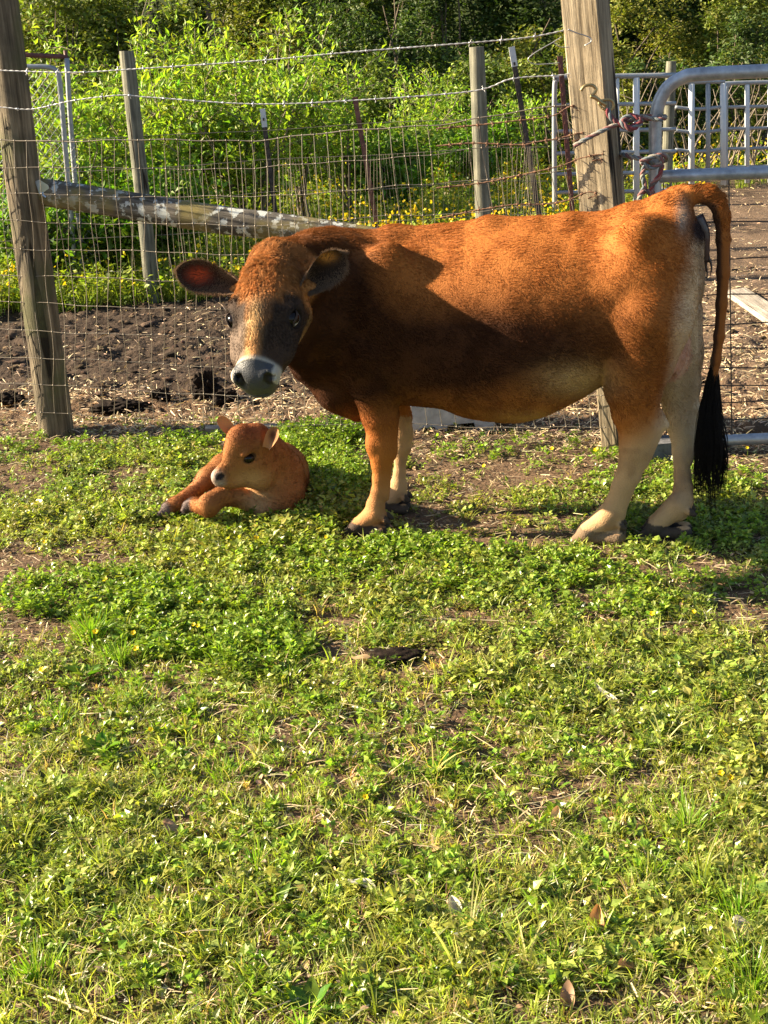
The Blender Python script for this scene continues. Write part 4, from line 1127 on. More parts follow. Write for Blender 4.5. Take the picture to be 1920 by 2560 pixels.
# dark understorey and forest
def crown(C, R3, N, size, colr, mat, parent, seed, name='crown', clumps=26, acc=None):
    Rg = np.random.default_rng(seed)
    cl = unit(clumps) * (Rg.uniform(.35, 1, clumps) ** .5)[:, None] * R3 + C
    k = Rg.integers(0, clumps, N)
    rad = np.mean(R3) * .38
    p = cl[k] + unit(N) * (Rg.uniform(0, 1, N) ** .6 * rad)[:, None] * Rg.uniform(.5, 1.2, clumps)[k][:, None]
    d = unit(N); d[:, 2] *= .5; s, d, n = frames(d, np.tile([0, 0, 1.0], (N, 1)) + .6 * rng.normal(size=(N, 3)))
    V, F = scatter(KITE_V, KITE_F, p, s, d, n, Rg.uniform(.6, 1.2, N) * size, Rg.uniform(.6, 1.1, N))
    tone = Rg.uniform(.7, 1.3, clumps)[k][:, None]
    A = acc or Acc(); A.add(V, F, jit(colr, N, .2, .08) * tone, 5)
    if acc is None: A.build(name, mat, parent)

def forest():
    R = np.random.default_rng(5)
    # dense bushes forming the dark back wall
    cols = [(.14, .17, .025), (.09, .13, .02), (.18, .19, .03), (.06, .095, .02)]
    rows = [(14.6, 14, .9, 1.5), (16.5, 12, 1.3, 2.2), (19.0, 11, 1.8, 3.2), (22.5, 12, 2.6, 4.4)]
    k = 0
    WL = Acc(); stems = MB()
    for (Y, n, h0, h1) in rows:
        for i in range(n):
            u = (i + .5 + R.uniform(-.3, .3)) / n; x = (u - .5) * .72 * Y
            h = R.uniform(h0, h1); w = .72 * Y / n * .72
            if Y < 15 and -.9 < x < 1.0 and h > 1.2: h *= .8
            g = np.array([x, Y + R.uniform(-.5, .5), 0.0]); g[2] = H(g[0], g[1])
            for q in range(5):
                a = R.uniform(0, 6.28); top = g + np.array([math.cos(a) * w * .6, math.sin(a) * w * .5, h * R.uniform(.7, 1.1)])
                stems.tube(spline([g, (g + top) / 2 + R.normal(size=3) * .12, top], 4), np.linspace(.022, .006, 9), n=5, cap=False)
            crown(g + [0, 0, h * .55], np.array([w, w * .8, h * .55]), int(6500 * (h / 2) * (w / .8)) + 2500, .06 if Y < 18 else .085, cols[R.integers(0, 4)], M_forest, None, 300 + k, acc=WL)
            k += 1
    for i, (x, Y, h) in enumerate(((-19, 25, 12), (-11.5, 27, 12), (-7, 27, 13), (-2, 29, 13), (3.5, 29, 13), (8.5, 27, 12), (12, 24, 12))):
        g = np.array([x, Y, 0.]); g[2] = H(x, Y) - .2
        top = g + np.array([0, 0, h]); stems.tube(spline([g, g + [.2, 0, h * .5], top], 6), np.linspace(.22, .06, 13), n=10, cap=False)
        crown(g + [0, 0, h * .6], np.array([2.6, 2.4, h * .42]), 9000, .2, cols[i % 4], M_forest, None, 600 + i, clumps=50, acc=WL)
    tag(WL.build('woodland', M_forest), 'dense dark green woodland closing the view behind the meadow', 'woodland', kind='stuff')
    tag(stems.build('woodland_stems', M_bark), 'tangled brown stems inside the dark woodland', 'woodland', kind='stuff')
    # trunks standing in the wood
    tr = [(600, 21.5, .26, 'thick dark trunk in shadow at the top left of the wood', 1), (1078, 20, .05, 'thin pale trunk in the middle of the wood', 0), (1000, 22, .045, 'slender bare trunk left of the middle grey post', 0), (1775, 19.0, .035, 'thin straight trunk above the gate', 0),
          (1845, 19.5, .03, 'slim leaning trunk at the top right', 0), (1900, 18.5, .03, 'forked pale sapling at the top right corner', 0), (1590, 20, .04, 'bare grey trunk just right of the tall post', 0), (1350, 21, .05, 'dark trunk left of the tall post', 0), (60, 20, .08, 'dark trunk behind the leaning post', 0), (860, 23, .07, 'dark trunk above the bright shrubs', 0), (1700, 24, .09, 'dark distant trunk over the gate corner', 0)]
    for i, (px, Y, r, lab, big) in enumerate(tr):
        g = at(px, 300, Y); g[2] = H(g[0], g[1]) - .1
        t = thing('forest_tree', g, lab, 'tree', 'trees of the wood behind the meadow')
        hh = 7.5 if r > .04 else 5.0
        top = g + np.array([R.normal() * .4, R.normal() * .2, hh])
        mb = MB(); mb.tube(spline([g, g + (top - g) * .3 + R.normal(size=3) * .08, g + (top - g) * .65 + R.normal(size=3) * .12, top], 6), np.linspace(r, r * .4, 19), n=9, cap=False)
        for q in range(9):
            u = R.uniform(.15, .9); b0 = g + (top - g) * u; a = R.uniform(0, 6.28); e = b0 + np.array([math.cos(a), math.sin(a), R.uniform(.1, .9)]) * R.uniform(.5, 1.4)
            mb.tube(spline([b0, (b0 + e) / 2 + R.normal(size=3) * .08, e], 4), np.linspace(r * .35, .006, 9), n=5, cap=False)
        mb.build('trunk', M_bark if (big or i % 2) else M_twig, t)
        crown(top - [0, 0, hh * .12], np.array([1.5, 1.5, 1.6]), 2600, .13, cols[i % 4], M_forest, t, 500 + i)
    # tangle of bare pale brush right behind the corral panels
    t = thing('bare_brush', at(1760, 420, 12.3), 'tangle of bare pale brush behind the corral panels', 'brush'); t.location.z = 0
    mb = MB()
    for q in range(75):
        x = R.uniform(1.9, 4.6); y = R.uniform(11.6, 13.4); b0 = np.array([x, y, .1]); a = R.uniform(0, 6.28); L = R.uniform(.5, 1.0)
        e = b0 + np.array([math.cos(a) * .5, math.sin(a) * .4, L]); mid = (b0 + e) / 2 + R.normal(size=3) * .12
        mb.tube(spline([b0, mid, e], 4), np.linspace(.009, .003, 9), n=4, cap=False)
    mb.build('stems', M_twig, t)
forest()
# ------------------------------------------------------------------ implicit surfaces -> one continuous body
class Field:
    def __init__(s, lo, hi, h):
        s.h = h; s.lo = np.array(lo, float)
        s.n = np.ceil((np.array(hi) - s.lo) / h).astype(int) + 1
        s.D = np.full(tuple(s.n), 1.0, np.float32)
        s.ax = [s.lo[i] + np.arange(s.n[i]) * h for i in range(3)]
    def _win(s, lo, hi):
        a = np.clip(np.floor((np.array(lo) - s.lo) / s.h).astype(int), 0, s.n - 1)
        b = np.clip(np.ceil((np.array(hi) - s.lo) / s.h).astype(int) + 1, 1, s.n)
        sl = tuple(slice(a[i], b[i]) for i in range(3))
        g = np.meshgrid(*[s.ax[i][sl[i]] for i in range(3)], indexing='ij')
        return sl, np.stack(g, -1)
    def blend(s, sl, d, k, sub=False):
        A = s.D[sl]
        if sub:
            hh = np.maximum(k - np.abs(-d - A), 0) / k
            s.D[sl] = np.maximum(A, -d) + hh * hh * k * .25
        else:
            hh = np.maximum(k - np.abs(d - A), 0) / k
            s.D[sl] = np.minimum(A, d) - hh * hh * k * .25
    def cone(s, a, b, ra, rb, k=.03, ax=None, sc=1.0, sub=False):
        """capsule with end radii; ax, sc: radius along ax is multiplied by sc"""
        a = np.asarray(a, float); b = np.asarray(b, float); m = max(ra, rb) * max(1, sc) + k + s.h * 2
        if np.linalg.norm(b - a) < 1e-5: b = a + np.array([0, 0, 1e-4])
        sl, P = s._win(np.minimum(a, b) - m, np.maximum(a, b) + m)
        if P.size == 0: return
        if ax is not None:
            ax = np.asarray(ax, float); ax = ax / np.linalg.norm(ax)
            q = P - a; P = P + (1 / sc - 1) * (q @ ax)[..., None] * ax
            b = b + (1 / sc - 1) * ((b - a) @ ax) * ax
        ba = b - a; t = np.clip(((P - a) @ ba) / (ba @ ba), 0, 1)
        d = np.linalg.norm(P - a - t[..., None] * ba, axis=-1) - (ra + (rb - ra) * t)
        if ax is not None and sc < 1: d = d * (sc * .5 + .5)
        s.blend(sl, d.astype(np.float32), k, sub)
    def chain(s, pts, rs, k=.03, **kw):
        for i in range(len(pts) - 1): s.cone(pts[i], pts[i + 1], rs[i], rs[i + 1], k, **kw)
    def ell(s, c, axes, r, k=.03, sub=False):
        """ellipsoid; axes 3x3 rows (unit), r radii"""
        c = np.asarray(c, float); r = np.asarray(r, float); m = r.max() + k + s.h * 2
        sl, P = s._win(c - m, c + m)
        if P.size == 0: return
        q = (P - c) @ np.asarray(axes, float).T
        k0 = np.linalg.norm(q / r, axis=-1); k1 = np.linalg.norm(q / r ** 2, axis=-1) + 1e-9
        s.blend(sl, (k0 * (k0 - 1) / k1).astype(np.float32), k, sub)
    def nets(s):
        D = s.D; n = D.shape; h = s.h
        ins = D < 0
        c = np.zeros(tuple(np.array(n) - 1), np.int8)
        for dx in (0, 1):
            for dy in (0, 1):
                for dz in (0, 1):
                    c += ins[dx:n[0]-1+dx, dy:n[1]-1+dy, dz:n[2]-1+dz]
        act = (c > 0) & (c < 8); I = np.argwhere(act); idx = np.full(act.shape, -1, np.int64); idx[act] = np.arange(len(I))
        acc = np.zeros((len(I), 3)); cnt = np.zeros(len(I))
        cor = [(i, j, k) for i in (0, 1) for j in (0, 1) for k in (0, 1)]
        for a in cor:
            for ax in range(3):
                if a[ax]: continue
                b = list(a); b[ax] = 1
                va = D[I[:, 0] + a[0], I[:, 1] + a[1], I[:, 2] + a[2]]; vb = D[I[:, 0] + b[0], I[:, 1] + b[1], I[:, 2] + b[2]]
                m = (va < 0) != (vb < 0); t = np.where(m, va / np.where(m, va - vb, 1), 0)
                p = np.array(a, float)[None] + t[:, None] * (np.array(b) - np.array(a)); acc[m] += p[m]; cnt[m] += 1
        V = s.lo + (I + acc / cnt[:, None]) * h
        Q = []
        for ax in range(3):
            u, v = (ax + 1) % 3, (ax + 2) % 3
            sa = [slice(0, n[i]) for i in range(3)]; sb = list(sa); sa[ax] = slice(0, n[ax] - 1); sb[ax] = slice(1, n[ax])
            ch = ins[tuple(sa)] != ins[tuple(sb)]
            E = np.argwhere(ch); E = E[(E[:, u] > 0) & (E[:, v] > 0) & (E[:, u] < n[u] - 1) & (E[:, v] < n[v] - 1)]
            inside = ins[E[:, 0], E[:, 1], E[:, 2]]
            def cell(du, dv):
                e = E.copy(); e[:, u] -= du; e[:, v] -= dv; return idx[e[:, 0], e[:, 1], e[:, 2]]
            q = np.stack([cell(1, 1), cell(0, 1), cell(0, 0), cell(1, 0)], 1)
            q[~inside] = q[~inside][:, ::-1]
            Q.append(q)
        return V, np.vstack(Q)

def relax(V, Q, it=3, lam=.5):
    E = np.vstack([Q[:, [0, 1]], Q[:, [1, 2]], Q[:, [2, 3]], Q[:, [3, 0]]])
    E = np.vstack([E, E[:, ::-1]])
    deg = np.bincount(E[:, 0], minlength=len(V))[:, None]
    for i in range(it):
        for l in (lam, -lam * 1.04):
            S = np.zeros_like(V)
            for k in range(3): S[:, k] = np.bincount(E[:, 0], weights=V[E[:, 1], k], minlength=len(V))
            V = V + l * (S / np.maximum(deg, 1) - V)
    return V

def vnormals(V, F):
    N = np.zeros_like(V)
    a, b, c = V[F[:, 0]], V[F[:, 1]], V[F[:, 2]]
    fn = np.cross(b - a, c - a)
    if F.shape[1] == 4: fn = np.cross(V[F[:, 2]] - a, V[F[:, 3]] - b)
    for j in range(F.shape[1]):
        for k in range(3): N[:, k] += np.bincount(F[:, j], weights=fn[:, k], minlength=len(V))
    return N / (np.linalg.norm(N, axis=1)[:, None] + 1e-12)

def ear_mesh(base, tip_dir, open_dir, L, W, cup=.35, droop=0.0, th=.004, nu=18, nv=15, narrow=.35):
    """leaf shaped cupped ear: outer + inner skin; returns V, quads, inner mask"""
    t = tip_dir / np.linalg.norm(tip_dir); o = open_dir - t * (open_dir @ t); o /= np.linalg.norm(o); s = np.cross(t, o)
    V = []; M = []
    for side in (1, -1):
        for i in range(nu):
            u = i / (nu - 1)
            w = W * (narrow + (1 - narrow) * math.sin(math.pi * min(1, u * .72 + .08)) ** .8) * math.sqrt(max(0, 1 - (max(0, u - .5) / .5) ** 2.6)) if u < 1 else 0
            w = max(w, .001)
            for j in range(nv):
                v = -1 + 2 * j / (nv - 1)
                curl = cup * W * (v * v) * (1.5 - 1.0 * u)
                rim = math.sqrt(max(0, 1 - v * v)) * math.sqrt(max(0, 1 - u * u * .98))
                p = base + t * L * u + s * w * v * (1 - .25 * abs(v) * (1 - u)) + o * (curl - cup * W * .6) + o * side * th * rim - np.array([0, 0, 1]) * droop * u * u
                V.append(p); M.append(1.0 if side > 0 else 0.0)
    F = []
    n = nu * nv
    for sd in (0, 1):
        for i in range(nu - 1):
            for j in range(nv - 1):
                q = [sd * n + i * nv + j, sd * n + i * nv + j + 1, sd * n + (i + 1) * nv + j + 1, sd * n + (i + 1) * nv + j]
                F.append(q if sd else q[::-1])
    return np.array(V), np.array(F), np.array(M)

def hair_obj(name, V, F, N, dens, lenf, combf, colf, count, parent, mat, rad=.00032, lift=.35, curl=.35, seed=1, pts=4, off=-.001, clump=40.0, cell=None, pull=.6, mess=None):
    R = np.random.default_rng(seed)
    T = np.vstack([F[:, [0, 1, 2]], F[:, [0, 2, 3]]]) if F.shape[1] == 4 else F
    a, b, c = V[T[:, 0]], V[T[:, 1]], V[T[:, 2]]
    ar = np.linalg.norm(np.cross(b - a, c - a), axis=1)
    cen = (a + b + c) / 3
    w = ar * dens(cen, (N[T[:, 0]] + N[T[:, 1]]) / 2)
    k = R.choice(len(T), size=count, p=w / w.sum())
    r1 = np.sqrt(R.uniform(size=count)); r2 = R.uniform(size=count)
    ba, bb, bc = (1 - r1)[:, None], (r1 * (1 - r2))[:, None], (r1 * r2)[:, None]
    P = a[k] * ba + b[k] * bb + c[k] * bc
    n = N[T[k, 0]] * ba + N[T[k, 1]] * bb + N[T[k, 2]] * bc; n /= np.linalg.norm(n, axis=1)[:, None]
    L = lenf(P, n) * R.uniform(.6, 1.2, count)
    D = combf(P, n); D = D - n * (D * n).sum(1)[:, None]; D /= np.linalg.norm(D, axis=1)[:, None] + 1e-9
    S = np.cross(n, D)
    # clumps: neighbouring hairs bend together
    c1 = fbm(P[:, 0], P[:, 1], P[:, 2], s=clump, o=2, seed=seed)[:, None]
    c2 = fbm(P[:, 0], P[:, 1], P[:, 2], s=clump * .7, o=2, seed=seed + 5)[:, None]
    D = D + S * c1 * curl * 3.0 + .12 * R.normal(size=D.shape); D /= np.linalg.norm(D, axis=1)[:, None]
    lf = np.clip(lift + c2 * .55 * (curl + .3) + .08 * R.normal(size=(count, 1)), .05, 1.5)
    pos = np.zeros((count, pts, 3))
    for i in range(pts):
        t = i / (pts - 1)
        pos[:, i] = P + n * off + L[:, None] * (D * t * (1 - .1 * t) + n * lf * (t - .45 * t * t))
    tone = np.ones((count, 1))
    if cell is not None:
        cs = cell(P)
        wp = P + .35 * cs[:, None] * np.stack([vnoise(P[:, 0] * 90, P[:, 1] * 90, P[:, 2] * 90, 1), vnoise(P[:, 0] * 90, P[:, 1] * 90, P[:, 2] * 90, 2), vnoise(P[:, 0] * 90, P[:, 1] * 90, P[:, 2] * 90, 3)], 1)
        ci = np.floor(wp / cs[:, None]).astype(np.int64)
        _, inv = np.unique(ci[:, 0] * 7919 * 7919 + ci[:, 1] * 7919 + ci[:, 2], return_inverse=True); inv = inv.ravel()
        m = np.bincount(inv); pk = pull * R.uniform(.4, 1.15, len(m))[inv][:, None]
        for i in range(1, pts):
            t = i / (pts - 1)
            mean = np.stack([np.bincount(inv, weights=pos[:, i, j]) for j in range(3)], 1) / m[:, None]
            jitter = (R.normal(size=(len(m), 3)) * .25)[inv] * L[:, None] * t
            pos[:, i] += (mean[inv] - pos[:, i]) * pk * t + jitter * (.45 if mess is None else mess(P)[:, None])
        tone = R.uniform(-1, 1, len(m))[inv]; tone = (1 + tone * (.16 if mess is None else .06 + .26 * (mess(P) > .4)))[:, None]
    C = np.clip(colf(P, n) * R.uniform(.86, 1.14, (count, 1)) * (1 + .22 * c2) * tone, .002, 1)
    hc = bpy.data.hair_curves.new(name)
    hc.add_curves([pts] * count)
    hc.points.foreach_set('position', pos.astype(np.float32).ravel())
    ra = hc.attributes.get('radius') or hc.attributes.new('radius', 'FLOAT', 'POINT')
    rr = rad * np.linspace(1, .25, pts)[None] * R.uniform(.8, 1.3, (count, 1)); ra.data.foreach_set('value', rr.astype(np.float32).ravel())
    ca = hc.attributes.new('col', 'FLOAT_COLOR', 'CURVE'); cc = np.ones((count, 4), np.float32); cc[:, :3] = C; ca.data.foreach_set('color', cc.ravel())
    hc.materials.append(mat)
    o = bpy.data.objects.new(name, hc); col.objects.link(o)
    o.parent = parent; o.matrix_parent_inverse = Matrix.Translation(-Vector(parent.location))
    return o

def strands_obj(name, pos, r0, colr, parent, mat):
    """free strands (n, pts, 3)"""
    cnt, pts = pos.shape[:2]
    hc = bpy.data.hair_curves.new(name); hc.add_curves([pts] * cnt)
    hc.points.foreach_set('position', pos.astype(np.float32).ravel())
    ra = hc.attributes.get('radius') or hc.attributes.new('radius', 'FLOAT', 'POINT')
    rr = r0 * np.linspace(1, .35, pts)[None] * np.ones((cnt, 1)); ra.data.foreach_set('value', rr.astype(np.float32).ravel())
    ca = hc.attributes.new('col', 'FLOAT_COLOR', 'CURVE'); cc = np.ones((cnt, 4), np.float32); cc[:, :3] = colr; ca.data.foreach_set('color', cc.ravel())
    hc.materials.append(mat); o = bpy.data.objects.new(name, hc); col.objects.link(o)
    if parent is not None: o.parent = parent; o.matrix_parent_inverse = Matrix.Translation(-Vector(parent.location))
    return o

def mat_hair():
    m, nt, p = newmat('coat_hair')
    at_ = nd(nt, 'ShaderNodeAttribute', attribute_name='col'); nt.links.new(at_.outputs['Color'], p.inputs['Base Color'])
    p.inputs['Roughness'].default_value = .55; p.inputs['Specular IOR Level'].default_value = .12
    tr = nd(nt, 'ShaderNodeBsdfTranslucent'); nt.links.new(at_.outputs['Color'], tr.inputs[0])
    mx = nd(nt, 'ShaderNodeMixShader'); mx.inputs[0].default_value = .3
    nt.links.new(p.outputs[0], mx.inputs[1]); nt.links.new(tr.outputs[0], mx.inputs[2]); nt.links.new(mx.outputs[0], nt.nodes['Material Output'].inputs[0])
    return m
M_hair = mat_hair()
M_skin = mat_attr('animal_skin', rough=.7, spec=.10, bump=.35, bscale=220)
M_nose = mat_attr('wet_nose', rough=.45, spec=.25, bump=.25, bscale=260)
M_eye = mat_plain('dark_eye', (.008, .005, .004), rough=.18, spec=.25, var=.1, bump=0)

def gauss2(q, cx, cy, rx, ry): return np.exp(-(((q[:, 0] - cx) / rx) ** 2 + ((q[:, 1] - cy) / ry) ** 2))

# ------------------------------------------------------------------ the cow
PSI = math.radians(13)
CA = np.array([math.cos(PSI), -math.sin(PSI), 0.0])     # body axis, head to tail
CL = np.array([math.sin(PSI), math.cos(PSI), 0.0])      # sideways, away from the camera
O_near = gnd(925, 1338)
CO = O_near + CL * .105; CO[2] = 0                       # centre plane passes between the fore hooves

def W(px, py, lat=0.0):
    """point of the picture on the cow's lengthwise plane shifted sideways by lat"""
    d = ray(px, py); c = CO + CL * lat
    t = ((c - CAM) @ CL) / (d @ CL)
    return CAM + d * t
SC = np.linalg.norm(W(1000, 800) - W(1001, 800))         # metres per picture pixel at the cow
print('metres per px', SC, 'cow height', W(1100, 560)[2], 'fore hoof', O_near, 'fence', FL, FR)

def cow():
    root = thing('cow', O_near, 'brown mother cow with dark face and black tail tip standing over the calf', 'cow')
    lo = np.array([-.62, 3.38, -.02]); hi = np.array([1.16, 4.50, 1.05])
    Fd = Field(lo, hi, .0056)
    # torso as a loft along the body axis
    top = [(700, 640), (760, 600), (810, 592), (880, 578), (983, 568), (1111, 560), (1226, 541), (1330, 530), (1423, 535), (1504, 530), (1573, 511), (1643, 492), (1700, 478), (1735, 505), (1752, 560)]
    bot = [(700, 850), (760, 950), (810, 1000), (902, 1045), (1018, 1010), (1110, 1018), (1157, 1038), (1226, 1050), (1296, 1054), (1365, 1038), (1434, 1004), (1481, 975), (1515, 955), (1600, 930), (1690, 890), (1735, 800), (1752, 700)]
    wid = [(700, .075), (760, .105), (850, .150), (950, .178), (1050, .195), (1180, .225), (1300, .240), (1400, .228), (1500, .205), (1600, .185), (1680, .155), (1735, .11), (1752, .055)]
    top = [(x, y + (26 if x > 850 else 34)) for x, y in top]; bot = [(x, y + (8 if x > 1000 else -25)) for x, y in bot]
    def sz(l, lat=0.0):
        r = []
        for (x, y) in l:
            p = W(x, y, lat); r.append(((p - CO) @ CA, p[2]))
        return np.array(r)
    T_, B_ = sz(top), sz(bot, -.06)
    Wd = np.array([((W(x, 700) - CO) @ CA, w) for x, w in wid])
    s0, s1 = T_[0, 0], T_[-1, 0]
    S = np.linspace(s0, s1, 200)
    def sm(a):
        k = np.hanning(17); k /= k.sum(); return np.convolve(np.pad(a, 8, mode='edge'), k, 'valid')
    tz, bz, wz = sm(np.interp(S, T_[:, 0], T_[:, 1])), sm(np.interp(S, B_[:, 0], B_[:, 1])), sm(np.interp(S, Wd[:, 0], Wd[:, 1]))
    sl, P = Fd._win(lo, hi)
    q = P - CO; s = q @ CA; l = q @ CL; z = P[..., 2]
    T1, B1, W1 = np.interp(s, S, tz), np.interp(s, S, bz), np.interp(s, S, wz)
    hh = (T1 - B1) / 2; zc = (T1 + B1) / 2
    v = (z - zc) / hh
    # narrower over the spine and under the belly, fullest a little below mid height
    shape = np.clip(1 - .10 * v - .12 * np.maximum(v, 0) ** 2, .3, 1.2)
    rho = (np.abs(v) ** 2.35 + np.abs(l / (W1 * shape)) ** 2.2) ** (1 / 2.25)
    d = (rho - 1) * np.minimum(hh, W1) * .95
    e = np.maximum(s0 - s, s - s1); d = np.where(e > 0, np.hypot(np.maximum(d, 0), e) , d)
    d = np.maximum(d, -.2)
    Fd.D[sl] = np.minimum(Fd.D[sl], d.astype(np.float32))
    del P, q, s, l, z, T1, B1, W1, hh, zc, v, shape, rho, d, e
    px = SC
    AX = np.stack([CA, CL, [0, 0, 1.0]])
    # shoulder, hip bones, flank hollow, pin bones, thigh
    for sd in (-1, 1):
        Fd.ell(W(905, 790, sd * .115), AX, (.115, .065, .19), .07)
        Fd.ell(W(980, 710, sd * .14), AX, (.06, .026, .12), .08)
        Fd.ell(W(1595, 580, sd * .15), AX, (.040, .032, .034), .05)      # hooks
        Fd.ell(W(1500, 620, sd * .235), AX, (.060, .055, .070), .08, sub=True)   # hunger hollow
        Fd.ell(W(1625, 720, sd * .108), AX, (.125, .066, .19), .08)
        Fd.ell(W(1700, 590, sd * .06), AX, (.05, .035, .06), .05)
    Fd.ell(W(1020, 660, -.235), AX, (.03, .025, .08), .08, sub=True)  # dip behind the shoulder blade
    # spine ridge and tail head
    Fd.chain([W(850, 616), W(983, 600), W(1226, 574), W(1423, 566), W(1573, 546), W(1660, 520), W(1700, 503)], [.03, .028, .025, .025, .028, .03, .032], .05)
    # tail
    tail = [W(1690, 492), W(1728, 482), W(1765, 484), W(1792, 502), W(1805, 540), W(1808, 600), W(1808, 680), W(1804, 760), W(1798, 840), W(1790, 900), W(1783, 960)]
    Fd.chain(tail, [.030, .029, .027, .024, .021, .019, .018, .016, .015, .014, .011], .012, ax=CL, sc=.8)
    # neck reaching forward and toward the camera; brisket and dewlap
    NX = np.array([0.25, -0.97, 0]);
    Fd.ell(W(790, 760, -.10), np.stack([CA, CL, [0, 0, 1.0]]), (.14, .10, .20), .07)
    Fd.cone(W(830, 700, -.05), at(690, 700, HEADC[1] + .24), .125, .088, .06, ax=(0, 0, 1), sc=1.15)
    Fd.cone(W(850, 830, -.05), at(700, 790, HEADC[1] + .22), .10, .068, .06, ax=(0, 0, 1), sc=1.2)
    Fd.cone(W(880, 675, -.03), at(690, 662, HEADC[1] + .20), .070, .055, .06)
    Fd.ell(W(855, 960, -.03), AX, (.080, .055, .070), .05)
    Fd.chain([at(722, 880, HEADC[1] + .18), W(765, 918, -.07), W(835, 988, -.05), W(893, 1030, -.03)], [.028, .03, .032, .030], .05)
    # udder and pale groin
    Fd.ell(W(1600, 930, -.02), AX, (.085, .075, .065), .05)
    Fd.ell(W(1672, 880, .03), AX, (.050, .06, .085), .03)
    # ---- legs: (px, py, lat, r) ; ax scale makes limbs a little deeper than wide
    def leg(pts, k=.03, sc=.85):
        P3 = [W(a, b, c) for a, b, c, r in pts]; Fd.chain(P3, [(p[3] - 4.5 - 2.5 * (p[1] > 1130)) * px for p in pts], k, ax=CL, sc=sc)
        return P3
    leg([(918, 880, -.115, 92), (938, 965, -.11, 64), (950, 1040, -.105, 50), (955, 1075, -.10, 43), (956, 1110, -.10, 40), (955, 1135, -.10, 38), (953, 1160, -.10, 31), (950, 1195, -.10, 25), (946, 1231, -.10, 24.5), (939, 1262, -.10, 29), (930, 1288, -.10, 27)], .012)
    Fd.ell(W(932, 1112, -.115), AX, (.022, .024, .034), .015); Fd.ell(W(980, 1128, -.10), AX, (.014, .020, .024), .015)   # knee
    Fd.cone(W(972, 1165, -.10), W(966, 1245, -.10), .010, .010, .01)                                              # tendon
    leg([(960, 900, .10, 75), (982, 980, .10, 46), (1000, 1040, .11, 33), (1004, 1085, .11, 33), (1003, 1115, .11, 31), (1001, 1150, .11, 22), (999, 1180, .11, 22), (996, 1215, .11, 29), (990, 1235, .11, 26)], .012)
    leg([(1615, 800, -.115, 112), (1592, 900, -.118, 88), (1583, 965, -.12, 70), (1588, 1028, -.11, 58), (1598, 1063, -.10, 54), (1594, 1094, -.10, 46), (1588, 1125, -.10, 41), (1580, 1157, -.10, 37), (1571, 1188, -.10, 35), (1557, 1219, -.10, 33), (1545, 1251, -.10, 32), (1531, 1282, -.10, 37), (1510, 1305, -.10, 33)], .014)
    leg([(1668, 790, .11, 88), (1682, 880, .12, 76), (1696, 960, .12, 56), (1702, 1025, .11, 46), (1705, 1063, .09, 41), (1708, 1094, .07, 33), (1705, 1130, .05, 27), (1705, 1157, .03, 25.5), (1706, 1188, .015, 26), (1708, 1219, -.01, 29), (1705, 1251, -.03, 32), (1695, 1278, -.045, 33)], .014)
    Fd.cone(W(1644, 1036, -.10), W(1662, 1062, -.10), .018, .014, .012); Fd.cone(W(1652, 1068, -.10), W(1612, 1160, -.10), .012, .010, .015)   # hock and its tendon
    Fd.cone(W(1744, 1026, .10), W(1750, 1052, .09), .016, .012, .012); Fd.cone(W(1742, 1060, .09), W(1726, 1150, .03), .010, .009, .015)
    Fd.chain([W(1745, 640, .0), W(1728, 740, .0), W(1700, 830, .01), W(1680, 900, .01), W(1664, 965, .0)], [.008, .012, .012, .012, .014], .025, sub=True)   # crease between the thighs
    hoofpts = []
    def hoof(fet, toe, heel, wdt, r):
        """two claws from the fetlock to the toe, plus dew claws"""
        fet, toe, heel = [np.asarray(v) for v in (fet, toe, heel)]
        fd = toe - heel; fd[2] = 0; fd /= np.linalg.norm(fd); sd = np.array([-fd[1], fd[0], 0])
        for s_ in (-1, 1):
            mid = (fet * .35 + toe * .65); mid[2] = max(mid[2] * .95, .028)
            Fd.cone(fet, mid + sd * s_ * wdt * .45, r * .84, r * .62, .012)
            tp = toe + sd * s_ * wdt * .55; tp[2] = .010; hp = heel + sd * s_ * wdt * .5; hp[2] = .018
            Fd.cone(mid + sd * s_ * wdt * .5, tp, r * .60, .010, .008)
            Fd.cone(hp, tp, r * .58, .010, .008); hoofpts.append((tp, hp))
            dc = fet - fd * r * 1.0 + sd * s_ * wdt * .6; dc[2] -= .012; Fd.cone(dc, dc - fd * .012 - np.array([0, 0, .008]), .012, .008, .01); hoofpts.append((dc - fd * .012 - np.array([0, 0, .008]), dc - fd * .012))
    def G(p, q, lat): # ground point on plane lat
        v = W(p, q, lat); v[2] = 0; return v
    hoof(W(938, 1285, -.10), G(868, 1338, -.10), G(958, 1338, -.10), .034, .036)
    hoof(W(992, 1232, .11), G(945, 1276, .11), G(1012, 1274, .11), .034, .032)
    hoof(W(1516, 1298, -.10), G(1438, 1350, -.10), G(1545, 1348, -.10), .038, .044)
    hoof(W(1692, 1264, -.045), G(1606, 1340, -.05), G(1712, 1338, -.05), .038, .040)
    # ---- head in its own frame
    hx, hb, hn, h0 = HX, HB, HN, HEAD0     # across (to viewer right), down the face, out of the face, poll
    def Hp(a, b, c): return h0 + hx * a + hb * b + hn * c
    HA = np.stack([hx, hb, hn])
    Fd.cone(Hp(0, .10, -.10), at(715, 700, HEADC[1] + .22), .075, .085, .05)     # nape joining the neck
    Fd.ell(Hp(0, .090, -.080), HA, (.088, .090, .078), .02)                 # cranium
    Fd.ell(Hp(0, .165, -.070), HA, (.098, .100, .066), .03)
    Fd.cone(Hp(0, .012, -.070), Hp(0, .05, -.075), .030, .062, .03)           # poll
    Fd.cone(Hp(0, .19, -.088), Hp(0, .365, -.066), .086, .054, .03, ax=hx, sc=.94)
    Fd.cone(Hp(0, .22, -.045), Hp(0, .350, -.036), .050, .038, .03, ax=hx, sc=.9)
